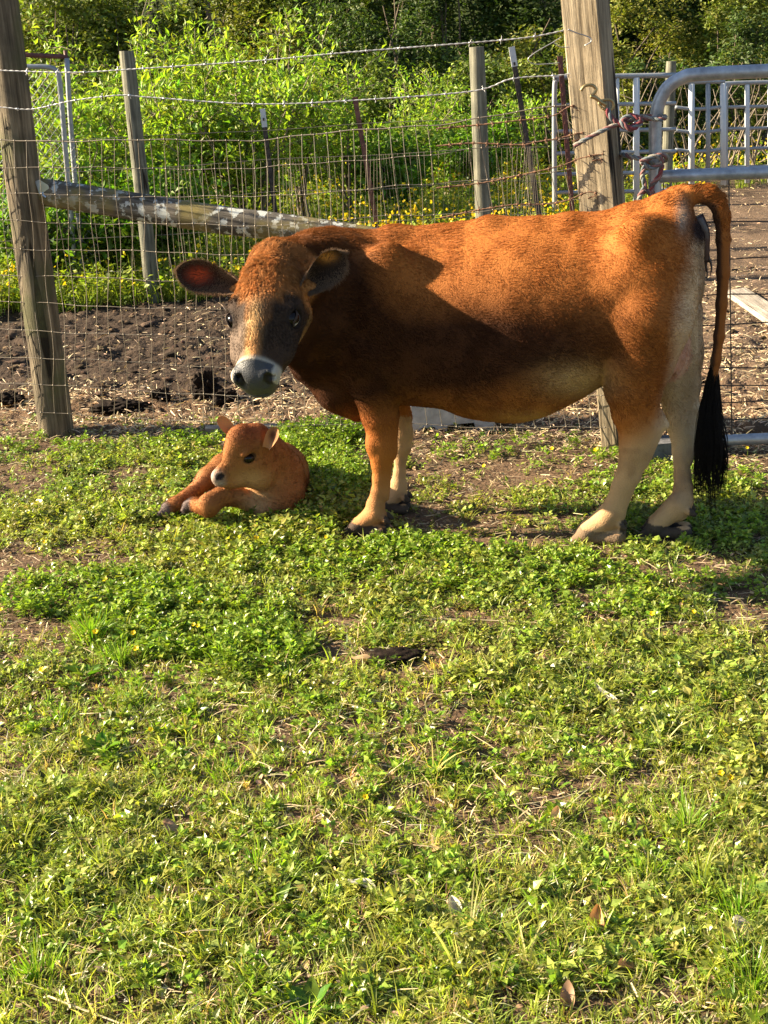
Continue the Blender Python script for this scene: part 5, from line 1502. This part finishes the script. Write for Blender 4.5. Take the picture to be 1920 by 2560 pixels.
    for s_ in (-1, 1):
        Fd.cone(Hp(s_ * .050, .15, -.135), Hp(s_ * .024, .33, -.100), .060, .034, .035)   # jaws
        Fd.ell(Hp(s_ * .082, .190, -.048), HA, (.022, .045, .026), .03)     # brow
        Fd.ell(Hp(s_ * .074, .275, -.080), HA, (.018, .060, .022), .04)
        Fd.ell(Hp(s_ * .098, .218, -.048), HA, (.020, .022, .020), .012, sub=True)  # socket
        Fd.cone(Hp(s_ * .075, .085, -.095), Hp(s_ * .112, .088, -.098), .034, .018, .02)   # ear stalk
    Fd.ell(Hp(0, .378, -.066), HA, (.061, .040, .048), .025)                 # muzzle
    Fd.ell(Hp(0, .402, -.066), HA, (.056, .026, .040), .02)
    Fd.ell(Hp(0, .392, -.105), HA, (.048, .038, .026), .02)                  # chin
    for s_ in (-1, 1):
        Fd.ell(Hp(s_ * .044, .400, -.040), HA, (.020, .022, .020), .018)
        Fd.cone(Hp(.004 + s_ * .032, .432, -.052), Hp(.004 + s_ * .040, .410, -.026), .0120, .0085, .005, sub=True)
        Fd.cone(Hp(.004 + s_ * .040, .412, -.028), Hp(.004 + s_ * .055, .404, -.040), .0080, .0050, .005, sub=True)
    Fd.cone(Hp(-.055, .425, -.098), Hp(.055, .425, -.098), .0035, .0035, .006, sub=True)   # mouth line
    V, Q = Fd.nets(); del Fd
    V = relax(V, Q, 2)
    q = project(V)
    # ears
    EV = []; EQ = []; EM = []; nb = len(V)
    for (b, tp, op, L, Wd_, cup, dr) in ((Hp(-.108, .085, -.080), at(440, 672, (Hp(-.1, .08, -.07))[1] + .01), -_F * .9 + np.array([-.05, 0, -.12]), None, .050, .62, .004),
                                        (Hp(.106, .085, -.080), at(862, 636, (Hp(.1, .08, -.08))[1] - .01), -_F * .9 + np.array([.30, 0, -.25]), None, .050, .70, .0)):
        tdir = tp - b; v, f, mk = ear_mesh(b - tdir * .05, tdir, op, np.linalg.norm(tdir) * 1.05, Wd_, cup, dr)
        EV.append(v); EQ.append(f + nb); EM.append(mk); nb += len(v)
    inner = np.concatenate([np.zeros(len(V))] + EM)
    earm = np.concatenate([np.zeros(len(V)), np.ones(sum(len(v) for v in EV))])
    V = np.vstack([V] + EV); Q = np.vstack([Q] + EQ)
    NV = vnormals(V, Q)
    # ---- coat colours (markings of the animal, plus painted shade and ear glow)
    red = np.array([.34, .114, .024]); dark = np.array([.060, .022, .009]); black = np.array([.012, .009, .008]); pale = np.array([.43, .29, .155]); cream = np.array([.56, .41, .25]); tan = np.array([.50, .26, .09]); white = np.array([.42, .38, .31]); pink = np.array([.62, .36, .26]); slate = np.array([.060, .062, .066]); grey = np.array([.16, .115, .085])
    def mixc(c, m, k): return c * (1 - m[:, None]) + np.asarray(k)[None] * m[:, None]
    def headco(P): q = P - h0; return q @ hx, q @ hb, q @ hn
    def ishead(P):
        a, b, c = headco(P); return sstep(.17, .12, np.abs(a)) * sstep(-.06, -.02, b) * sstep(.50, .46, b) * sstep(-.20, -.15, c)
    def colour(P, n, E=None, I=None):
        q = project(P); N_ = len(P); lat = (P - CO) @ CL; z = P[:, 2]
        c = np.tile(red, (N_, 1))
        # dark neck, shoulder and lower ribs of the breed, deepened with painted shade
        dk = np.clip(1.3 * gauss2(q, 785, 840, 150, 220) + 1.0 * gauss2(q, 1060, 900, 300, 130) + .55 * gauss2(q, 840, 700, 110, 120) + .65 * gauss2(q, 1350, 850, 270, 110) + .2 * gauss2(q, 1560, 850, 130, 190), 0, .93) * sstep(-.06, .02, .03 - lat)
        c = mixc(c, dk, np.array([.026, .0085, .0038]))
        c = mixc(c, .35 * sstep(980, 1030, q[:, 1]) * sstep(1150, 1250, q[:, 0]) * sstep(1500, 1400, q[:, 0]) * 0, pale)
        # pale belly flank, groin, inner thighs, back of the thigh
        c = mixc(c, np.clip(1.0 * gauss2(q, 1445, 955, 80, 42) + .45 * gauss2(q, 1330, 1045, 110, 20), 0, .9), np.array([.46, .30, .13]))
        lower = sstep(1040, 1150, q[:, 1] + .5 * (q[:, 0] - 1590)) * (q[:, 0] > 1380); c = mixc(c, lower * .85, pale)
        
        wob = 18 * fbm(P[:, 0], P[:, 1], P[:, 2], s=9, o=3, seed=97); but = sstep(1695, 1755, q[:, 0] + wob + .16 * (q[:, 1] - 600)) * sstep(560, 620, q[:, 1]) * sstep(1150, 1060, q[:, 1]) * (q[:, 0] < 1780); c = mixc(c, but * .9, cream)
        fl = sstep(-.01, .05, lat) * (q[:, 1] > 800) * (q[:, 0] > 1560); c = mixc(c, fl * .9 * sstep(780, 840, q[:, 1]), cream * .95)
        ud = (np.linalg.norm((P - W(1672, 880, .03)) / np.array([.07, .09, .11]), axis=1) < 1); c = mixc(c, ud * .8, pink)
        # fore legs: red in front, pale inside and low down
        fl2 = (q[:, 0] < 1100) & (q[:, 1] > 1040)
        c = mixc(c, fl2 * sstep(1150, 1280, q[:, 1]) * .35, pale); c = mixc(c, fl2 * (lat < 0) * sstep(1180, 1060, q[:, 1]) * .35, np.array([.20, .055, .014])); c = mixc(c, fl2 * (lat > 0.02) * .75, pale)
        c = mixc(c, fl2 * sstep(-.06, -.1, lat) * sstep(10, 60, q[:, 0] - 900) * 0, pale)
        # tail underside dark, tail outside brown
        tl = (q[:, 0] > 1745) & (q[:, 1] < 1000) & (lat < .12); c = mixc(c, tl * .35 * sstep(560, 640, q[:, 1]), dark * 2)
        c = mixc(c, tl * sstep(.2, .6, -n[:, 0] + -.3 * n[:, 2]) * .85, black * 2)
        vul = np.clip(gauss2(q, 1748, 570, 26, 42) * 1.3, 0, 1) * (q[:, 0] < 1778); c = mixc(c, vul, np.array([.035, .022, .022]))
        ring = gauss2(q, 1705, 545, 16, 40) * .7; c = mixc(c, ring * (1 - vul), white * .8)
        c = mixc(c, (q[:, 1] > 1120) * .5 * sstep(.0, .5, fbm(P[:, 0], P[:, 1], P[:, 2], s=16, o=3, seed=98)), np.array([.20, .105, .05]))
        # hooves and dew claws
        for tp, hp in hoofpts:
            u = np.clip(((P - hp) @ (tp - hp)) / ((tp - hp) @ (tp - hp)), 0, 1); dd = np.linalg.norm(P - hp - u[:, None] * (tp - hp), axis=1)
            small = np.linalg.norm(tp - hp) < .03
            hm = (dd < (.018 if small else .040)) & (z < (.25 if small else .034 + .020 * u))
            c = mixc(c, hm * .92, np.array([.035, .030, .028]) if tp[0] > .62 or tp[0] < .3 else np.array([.16, .11, .07]))
        # face
        a, b, e = headco(P); m = ishead(P)
        if E is not None: m = m * (1 - E)
        ab = np.stack([a, b], 1)
        f = np.tile(np.array([.37, .155, .046]), (N_, 1))
        f = mixc(f, gauss2(ab, .0, .215, .050, .045) * .95, np.array([.085, .045, .028]))
        side = sstep(.026, .046, np.abs(a) + .016 * sstep(.235, .27, b)) * sstep(.165, .20, b); side = np.maximum(side, sstep(.050, .072, np.abs(a)) * sstep(.13, .17, b))
        f = mixc(f, side * .95, np.array([.026, .019, .015])); f = mixc(f, side * sstep(.23, .27, b) * sstep(-.01, -.03, a) * .65, grey * 1.1)
        f = mixc(f, gauss2(ab, -.004, .270, .020, .070) * sstep(-.10, -.05, e), np.array([.50, .33, .15]))
        f = mixc(f, sstep(-.110, -.135, e) * sstep(.10, .22, b) * .85, np.array([.34, .17, .05]))
        ring = np.maximum(sstep(.086, .072, np.abs(a)) * sstep(.354, .374, b), sstep(-.105, -.12, e) * sstep(.34, .36, b)); f = mixc(f, ring, white)
        nose = sstep(.058, .053, np.abs(a)) * sstep(.368, .375, b) * sstep(-.122, -.114, e); f = mixc(f, nose, slate * .8)
        nost = (np.linalg.norm(np.stack([(np.abs(a - .004) - .038) / .0125, (b - .414) / .020, (e + .036) / .021], 1), axis=1) < 1); f = mixc(f, nost * .9, black * .7)
        eyer = np.linalg.norm(np.stack([(np.abs(a) - .095) / .028, (b - .218) / .030, (e + .046) / .03], 1), axis=1); f = mixc(f, sstep(1.25, .9, eyer) * .8, black * 1.6)
        rim = sstep(.86, .96, eyer) * sstep(1.25, 1.1, eyer) * sstep(.225, .235, b); 
        c = mixc(c, m, [0, 0, 0]) + f * m[:, None]
        if E is not None:
            # ears: black fringe, red brown hollow with sunlit glow painted in
            ec = np.tile(np.array([.022, .013, .009]), (N_, 1))
            ec = mixc(ec, np.clip(gauss2(q, 495, 688, 24, 18) * I * 1.2, 0, .95), np.array([.42, .060, .018]))
            ec = mixc(ec, np.clip(gauss2(q, 818, 640, 22, 13) * I * 1.3, 0, .95), np.array([.50, .21, .05]))
            c = c * (1 - E)[:, None] + ec * E[:, None]
        return np.clip(c * (1 + .10 * fbm(P[:, 0], P[:, 1], P[:, 2], s=22, o=3, seed=91))[:, None], .003, .95)
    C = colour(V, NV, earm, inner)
    # wet nose and eyes as own material slots of the one body mesh
    a, b, e = headco(V); nosev = (np.abs(a) < .055) & (b > .373) & (e > -.116) & (b < .47) & (e < .04)
    midx = np.where(nosev[Q].all(1), 1, 0)
    import bmesh
    bm = bmesh.new(); bmesh.ops.create_icosphere(bm, subdivisions=3, radius=1.0); SV = np.array([v.co[:] for v in bm.verts]); SF = np.array([[v.index for v in f.verts] for f in bm.faces]); bm.free()
    faces = [tuple(f) for f in Q]; Vs = [V]; Cs = [C]; mi = list(midx); n0 = len(V)
    for s_ in (-1, 1):
        ev = SV * .0215 + Hp(s_ * .0830, .218, -.0500); Vs.append(ev); Cs.append(np.tile(black, (len(ev), 1))); faces += [tuple(f + n0) for f in SF]; mi += [2] * len(SF); n0 += len(ev)
    # eyelids
    LV = []; 
    for s_ in (-1, 1):
        for up in (1, -1):
            pts = []
            for t in np.linspace(-1, 1, 13):
                pts.append(Hp(s_ * (.0830 + .0185 * math.cos(t * 1.25) * .9 + .002), .218 + .023 * t, -.0500 + .0215 * math.sin(math.acos(max(-1, min(1, t))) ) * (.72 if up > 0 else -.20) + .002))
            mb = MB(); mb.tube(np.array(pts), [.0028] * 13, n=6); v = np.array(mb.v); Vs.append(v); Cs.append(np.tile((.05, .035, .028) if up > 0 else (.30, .26, .22), (len(v), 1))); faces += [tuple(i + n0 for i in f) for f in mb.f]; mi += [0] * len(mb.f); n0 += len(v)
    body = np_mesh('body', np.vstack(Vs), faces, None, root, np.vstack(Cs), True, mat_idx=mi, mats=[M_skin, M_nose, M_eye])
    # ---- coat hair
    def dens(P, n):
        q = project(P); a, b, e = headco(P); hd = ishead(P)
        w = np.where((n @ _F) < .35, 1.0, .12); w = w * np.where(hd > .5, 2.2, 1)
        w = np.where((hd > .5) & (b > .369) & (np.abs(a) < .056) & (e > -.12), 0, w)
        er = np.linalg.norm(np.stack([(np.abs(a) - .092) / .024, (b - .218) / .022, (e + .044) / .026], 1), axis=1); w = np.where(er < 1, 0, w)
        w = np.where(P[:, 2] < .03, .05, w); w = np.where((q[:, 1] > 1150), w * .9, w)
        return w
    def lenf(P, n):
        q = project(P); a, b, e = headco(P); hd = ishead(P)
        L = .013 + .004 * fbm(P[:, 0], P[:, 1], P[:, 2], s=6, o=2, seed=93)
        L = L + .006 * sstep(.4, .8, n[:, 2]) * (q[:, 0] < 1150) + .014 * np.clip(gauss2(q, 1770, 480, 45, 30), 0, 1) + .012 * gauss2(q, 760, 590, 60, 40)
        tlm = ((q[:, 0] > 1775) & (q[:, 1] > 600)); L = np.where(tlm, .0055, L); lk = sstep(1000, 1110, q[:, 1]); L = L * (1 - lk) + .0055 * lk
        L = np.where(hd > .5, .008 + .017 * sstep(.20, .06, b) * sstep(-.15, -.05, e) * sstep(.11, .07, np.abs(a)) + .012 * gauss2(np.stack([a, b], 1), 0, .27, .03, .06) - .004 * sstep(.33, .37, b), L)
        return L
    def comb(P, n):
        q = project(P); a, b, e = headco(P); hd = ishead(P)[:, None]
        d = np.tile(CA * .75 + np.array([0, 0, -.45]), (len(P), 1))
        lg = (sstep(1000, 1060, q[:, 1]))[:, None]; d = d * (1 - lg) + np.array([0, 0, -1.0]) * lg
        tl = ((q[:, 0] > 1780) | ((q[:, 0] > 1755) & (q[:, 1] > 620)))[:, None]; d = np.where(tl, np.array([.15, 0, -1.0]), d)
        d = np.where(((q[:, 0] > 1640) & (q[:, 0] < 1800) & (q[:, 1] < 520))[:, None], np.array([.8, 0, .25]), d)
        hv = hb[None] * sstep(-.02, .05, b)[:, None] * 1.0 + hx[None] * (a * 7)[:, None] + .9 * unit(len(P)) * sstep(.2, .05, b)[:, None] * .6 - hb[None] * .7 * sstep(.02, -.02, b)[:, None]
        d = d * (1 - hd) + hv * hd
        return d
    dens2 = lambda P, n: dens(P, n)
    bodyQ = Q[: len(Q) - sum(len(f) for f in EQ)]
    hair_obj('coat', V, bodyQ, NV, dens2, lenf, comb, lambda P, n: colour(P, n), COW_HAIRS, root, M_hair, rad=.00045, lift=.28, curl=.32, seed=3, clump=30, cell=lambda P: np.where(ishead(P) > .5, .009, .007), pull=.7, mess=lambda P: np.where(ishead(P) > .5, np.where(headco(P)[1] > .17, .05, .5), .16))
    # ear fringe
    EQs = np.vstack(EQ)
    def ecol(P, n):
        q = project(P); c = np.tile(np.array([.03, .018, .012]), (len(P), 1))
        edge = 1 - np.clip(gauss2(q, 492, 685, 34, 28) + gauss2(q, 808, 655, 34, 26), 0, 1)
        return mixc(c, np.clip(edge * .9, 0, 1) * .65, np.array([.28, .18, .11]))
    def ecomb(P, n):
        q = project(P); c0 = np.where((q[:, 0] < 650)[:, None], HEAD0 + HX * -.16 + HB * .045 + HN * -.07, HEAD0 + HX * .16 + HB * .03 + HN * -.07); return (P - c0) + np.array([0, 0, -.01])
    hair_obj('ear_fringe', V, EQs, NV, lambda P, n: np.clip(.12 + .9 * np.clip(np.linalg.norm((project(P)[:, :2] - np.where(project(P)[:, :1] < 650, [[495, 688]], [[805, 660]])) / [[52, 38]], axis=1) - .7, 0, 1), 0, 1), lambda P, n: np.full(len(P), .017), ecomb, ecol, 12000, root, M_hair, rad=.0004, lift=.25, curl=.35, seed=8)
    # eyelashes left out of the hair: short dark strands
    # ---- tail switch
    R = np.random.default_rng(4); n = 1150; pts = 12
    pos = np.zeros((n, pts, 3)); u0 = R.uniform(0, 1, n); ln = R.uniform(.55, 1.0, n) ** .7; a = R.uniform(0, 6.28, n); rr = np.sqrt(R.uniform(size=n))
    ctr = spline([W(1786, 905, .0), W(1778, 990, .0), W(1772, 1080, -.01), W(1768, 1175, -.01), W(1768, 1290, -.015)], 12)
    spread = np.interp(np.linspace(0, 1, pts), [0, .1, .35, .6, 1.0], [.010, .018, .034, .046, .040])
    lock = R.integers(0, 26, n); la = R.uniform(0, 6.28, 26); lr = np.sqrt(R.uniform(size=26)) * 1.1; lph = R.uniform(0, 6.28, 26); llen = R.uniform(.55, 1.0, 26)
    for i in range(pts):
        t = i / (pts - 1); u = np.clip(u0 * .38 * (1 - t) + (u0 * .12 + .88) * t * np.minimum(1, ln * .3 + llen[lock] * .72), 0, 1)
        k = u * (len(ctr) - 1.001); k0 = k.astype(int); c = ctr[k0] + (ctr[np.minimum(k0 + 1, len(ctr) - 1)] - ctr[k0]) * (k - k0)[:, None]
        sp = np.interp(u, np.linspace(0, 1, pts), spread); g = min(1, t * 1.3)
        x = (np.cos(a) * rr * (1 - .72 * g) + np.cos(la[lock]) * lr[lock] * g) * sp * 1.0; y = (np.sin(a) * rr * (1 - .7 * g) + np.sin(la[lock]) * lr[lock] * g) * sp * .7
        x = x + .004 * np.sin(u * 14 + lph[lock]) * t; pos[:, i] = c + CA * x[:, None] + CL * y[:, None]
    strands_obj('tail_switch', pos, .00085, np.array([.010, .008, .008]), root, M_hair)
    # ---- dark membrane hanging under the tail
    mb = MB()
    mb.tube(spline([W(1738, 545, -.02), W(1756, 580, -.02), W(1760, 620, -.02), W(1762, 655, -.02)], 5), np.linspace(.026, .012, 16) , n=10)
    for (x1, y1, x2, y2) in ((1762, 650, 1752, 735), (1766, 650, 1760, 725), (1758, 645, 1768, 700), (1770, 640, 1776, 690), (1764, 655, 1756, 745)):
        mb.tube(spline([W(x1 - 4, y1 - 15, -.02), W(x1, y1, -.02), W((x1 + x2) / 2 + random.uniform(-6, 6), (y1 + y2) / 2, -.02), W(x2, y2, -.025)], 5), np.linspace(.007, .0012, 16), n=6)
    o = mb.build('hanging_membrane', mat_plain('dark_membrane', (.035, .018, .018), rough=.35, spec=.5, var=.4, scale=40, bump=.5), root)
    tag(o, 'dark wet membrane hanging under the tail')

# head frame: the face looks at the camera and a little to the left, nose pointing down and forward
_a = math.radians(12); _t = math.radians(24)
HEADY = CO[1] - .36
HEAD0 = at(669, 608, HEADY + .03)
_nn = -_F * math.cos(_a) - cr * math.sin(_a)
_bb = -cu * math.cos(math.radians(4)) + cr * 0.0
HN = _nn * math.cos(_t) + cu * math.sin(_t)
HB = _bb * math.cos(_t) + _nn * math.sin(_t); HB = HB - HN * (HB @ HN); HB /= np.linalg.norm(HB)
HN /= np.linalg.norm(HN); HX = np.cross(HB, HN) * -1
if HX @ cr < 0: HX = -HX
HEADC = HEAD0 + HB * .2
COW_HAIRS = 420000
cow()
# ------------------------------------------------------------------ the calf, lying with its head up
def calf():
    g0 = gnd(610, 1290); Y0 = g0[1]
    root = thing('calf', g0, 'small reddish brown calf lying in the weeds with its head turned left', 'calf')
    k_ = np.linalg.norm(at(600, 1200, Y0) - at(601, 1200, Y0))
    lo = at(380, 1340, Y0) + [0, -.22, 0]; hi = at(800, 1000, Y0) + [0, .42, .03]; lo[2] = -.02
    Fd = Field(lo, hi, .0048)
    P = lambda x, y, dy=0.0: at(x, y, Y0 + dy)
    I3 = np.eye(3)
    def ch(pts, k=.02, **kw): Fd.chain([P(a, b, c) for a, b, c, r in pts], [q[3] * k_ for q in pts], k, **kw)
    # trunk lying away from the camera to the right, hips behind on the left
    ch([(690, 1195, .04, 72), (690, 1185, .14, 78), (660, 1180, .24, 76), (610, 1172, .31, 66)], .04)
    ch([(688, 1240, -.01, 52), (700, 1235, .12, 62)], .04)
    ch([(600, 1165, .26, 50), (560, 1170, .24, 34), (520, 1195, .20, 24), (490, 1225, .16, 19)], .03)     # haunch and hind leg coming forward at the left
    ch([(490, 1225, .16, 20), (466, 1246, .08, 20), (440, 1262, .02, 20), (420, 1272, .0, 18)], .010)
    # neck
    ch([(690, 1170, .03, 56), (672, 1140, .0, 46), (650, 1120, -.03, 40)], .035)
    ch([(668, 1215, -.02, 42), (650, 1180, -.03, 34)], .03)
    Fd.ell(P(655, 1245, -.03), I3, (.055, .05, .065), .03)     # chest
    # fore legs: folded one with the knee forward, the other tucked at the right
    ch([(640, 1262, -.05, 24), (590, 1240, -.07, 25), (552, 1242, -.11, 23), (522, 1260, -.15, 27)], .010)
    ch([(522, 1268, -.15, 24), (500, 1266, -.10, 17), (484, 1262, -.06, 16), (470, 1264, -.05, 14)], .008)
    ch([(720, 1235, -.01, 40), (705, 1262, -.05, 30), (672, 1276, -.07, 22), (650, 1280, -.06, 18)], .025)
    # hooves
    hoofc = [P(404, 1280, -.01), P(466, 1268, -.055)]
    for (x, y, dy, x2, y2, dy2) in ((424, 1278, .0, 398, 1284, -.015), (470, 1266, -.05, 458, 1275, -.065)):
        for s in (-.010, .010): Fd.cone(P(x, y, dy + s), P(x2, y2 , dy2 + s), 13 * k_, 6 * k_, .006)
    # head in profile, looking left and a little toward the camera
    hd = P(535, 1195, -.155) - P(640, 1110, -.075); hd = hd / np.linalg.norm(hd)        # poll to nose
    up = np.array([-.35, .0, .93]); up -= hd * (up @ hd); up /= np.linalg.norm(up); sd = np.cross(hd, up); sd *= 1 if sd[1] < 0 else -1   # sd toward the camera
    h0 = P(634, 1104, -.085); HA = np.stack([hd, up, sd]); u = k_
    Hq = lambda a, b, c: h0 + hd * a * u + up * b * u + sd * c * u
    Z = lambda x, y, s=0.0: at(x, y, Y0 - .080 - .00055 * (640 - x)) + sd * s * k_
    def hc_(x0, y0, r0, x1, y1, r1, sc=.78, k=.02): Fd.cone(Z(x0, y0), Z(x1, y1), r0 * k_, r1 * k_, k, ax=sd, sc=sc)
    hc_(636, 1104, 46, 608, 1102, 40, .82)          # skull and domed forehead
    hc_(604, 1108, 38, 588, 1130, 30, .76)
    hc_(608, 1142, 40, 552, 1187, 18, .70)          # face
    hc_(640, 1150, 48, 650, 1175, 44, .74)          # cheek
    hc_(645, 1180, 40, 580, 1198, 20, .70)
    hc_(580, 1200, 17, 548, 1202, 11, .8)           # chin
    hc_(556, 1186, 22, 548, 1192, 20, .85, .01)     # muzzle
    for s in (-1, 1):
        Fd.ell(Z(606, 1128, s * 32), HA, np.array((17, 9, 8)) * k_, .012)      # brow
        Fd.ell(Z(612, 1143, s * 39), HA, np.array((15, 10, 9)) * k_, .008, sub=True)
        Fd.ell(Z(543, 1190, s * 18), HA, np.array((8, 6, 7)) * k_, .006, sub=True)
    Fd.chain([Z(530, 1203, 12), Z(548, 1206, 17), Z(575, 1206, 19)], [1.8 * k_] * 3, .003, sub=True)
    V, Q = Fd.nets(); V = relax(V, Q, 2)
    EV = []; EQ = []; EM = []; nb = len(V)
    for (b, tp, op, wd) in ((Z(598, 1090, -26), Z(558, 1044, -34), np.array([-.1, -1.0, .1]), .024), (P(670, 1116, -.135), P(690, 1068, -.135), np.array([-.45, -1.0, .0]), .024)):
        td = tp - b; v, f, mk = ear_mesh(b - td * .1, td, op, np.linalg.norm(td) * 1.1, wd, .55, 0, th=.0028, narrow=.55)
        EV.append(v); EQ.append(f + nb); EM.append(mk); nb += len(v)
    inner = np.concatenate([np.zeros(len(V))] + EM); earm = np.concatenate([np.zeros(len(V)), np.ones(nb - len(V))])
    V = np.vstack([V] + EV); nearf = sum(len(f) for f in EQ); Q = np.vstack([Q] + EQ); NV = vnormals(V, Q)
    base = np.array([.25, .100, .032])
    def mixc(c, m, k): return c * (1 - m[:, None]) + np.asarray(k)[None] * m[:, None]
    def colour(Pp, n, E=None, I=None):
        q = project(Pp); c = np.tile(base, (len(Pp), 1))
        s = ((Pp - h0) @ sd) / u; yy = np.abs(s) < 62; hm = yy & (q[:, 1] < 1225) & (Pp[:, 2] > .08)
        c = mixc(c, hm * gauss2(q, 628, 1082, 48, 30) * .75, np.array([.22, .060, .024]))      # dark crown
        c = mixc(c, hm * gauss2(q, 630, 1195, 60, 22) * .6, np.array([.44, .26, .10]))
        c = mixc(c, gauss2(q, 640, 1255, 36, 40) * .75, np.array([.52, .32, .16]))             # pale chest
        c = mixc(c, gauss2(q, 470, 1210, 60, 40) * .5, np.array([.42, .19, .09]))
        mz = np.linalg.norm((Pp - Z(543, 1195)) / (24 * u), axis=1); c = mixc(c, sstep(1.3, .7, mz), np.array([.27, .19, .15]))
        c = mixc(c, (mz < 1.3) * np.clip(gauss2(q, 531, 1186, 6, 14) + gauss2(q, 548, 1210, 14, 5), 0, 1) * .8, np.array([.36, .29, .24]))  # painted highlight on the muzzle tip, pale lower lip
        for sg in (-1, 1):
            c = mixc(c, sstep(1.1, .8, np.linalg.norm(((Pp - Z(545, 1191, sg * 16)) @ HA.T) / (np.array([13, 8, 10]) * u), axis=1)) * .95, np.array([.015, .012, .012]))
            er = np.linalg.norm(((Pp - Z(612, 1143, sg * 34)) @ HA.T) / (np.array([17, 11, 16]) * u), axis=1); c = mixc(c, sstep(1.15, .9, er) * .85, np.array([.02, .014, .012]))
        for hc in hoofc:
            c = mixc(c, sstep(.045, .030, np.linalg.norm(Pp - hc, axis=1)) * .9, np.array([.10, .085, .085]))
        if E is not None:
            ec = mixc(np.tile(np.array([.45, .22, .10]), (len(Pp), 1)), I * gauss2(q, 682, 1088, 13, 20), np.array([.07, .022, .012])); c = c * (1 - E)[:, None] + ec * E[:, None]
        return np.clip(c * (1 + .12 * fbm(Pp[:, 0], Pp[:, 1], Pp[:, 2], s=30, o=3, seed=95))[:, None], .003, .9)
    C = colour(V, NV, earm, inner)
    import bmesh
    bm = bmesh.new(); bmesh.ops.create_icosphere(bm, subdivisions=3, radius=1.0); SV = np.array([v.co[:] for v in bm.verts]); SF = np.array([[v.index for v in f.verts] for f in bm.faces]); bm.free()
    faces = [tuple(f) for f in Q]; Vs = [V]; Cs = [C]; mi = [0] * len(faces); n0 = len(V)
    for s in (-1, 1):
        ev = (SV * np.array([14, 12, 12]) * u) + Z(612, 1143, s * 27.5); Vs.append(ev); Cs.append(np.tile((.01, .01, .01), (len(ev), 1))); faces += [tuple(f + n0) for f in SF]; mi += [1] * len(SF); n0 += len(ev)
    np_mesh('body', np.vstack(Vs), faces, None, root, np.vstack(Cs), True, mat_idx=mi, mats=[M_skin, M_eye])
    def dens(Pp, n):
        w = np.where(np.linalg.norm(Pp - Z(536, 1192), axis=1) < 17 * u, 0.0, 1.0)
        for sg in (-1, 1):
            er = np.linalg.norm(((Pp - Z(612, 1143, sg * 34)) @ HA.T) / (np.array([14, 9.5, 16]) * u), axis=1); w = np.where(er < 1, 0, w)
        return np.where(Pp[:, 2] < .008, 0, w)
    hair_obj('coat', V, Q[:len(Q) - nearf], NV, dens, lambda Pp, n: np.where(Pp[:, 2] > .1, .008, .011), lambda Pp, n: np.where((((Pp - h0) @ hd) / u > -40)[:, None] & (np.abs(((Pp - h0) @ sd) / u) < 50)[:, None] & (Pp[:, 2] > .10)[:, None], -hd + up * .2, np.array([.4, .3, -.6])), lambda Pp, n: colour(Pp, n), 130000, root, M_hair, rad=.0003, lift=.3, curl=.45, seed=13, clump=45, cell=lambda Pp: np.full(len(Pp), .006), pull=.7)
calf()
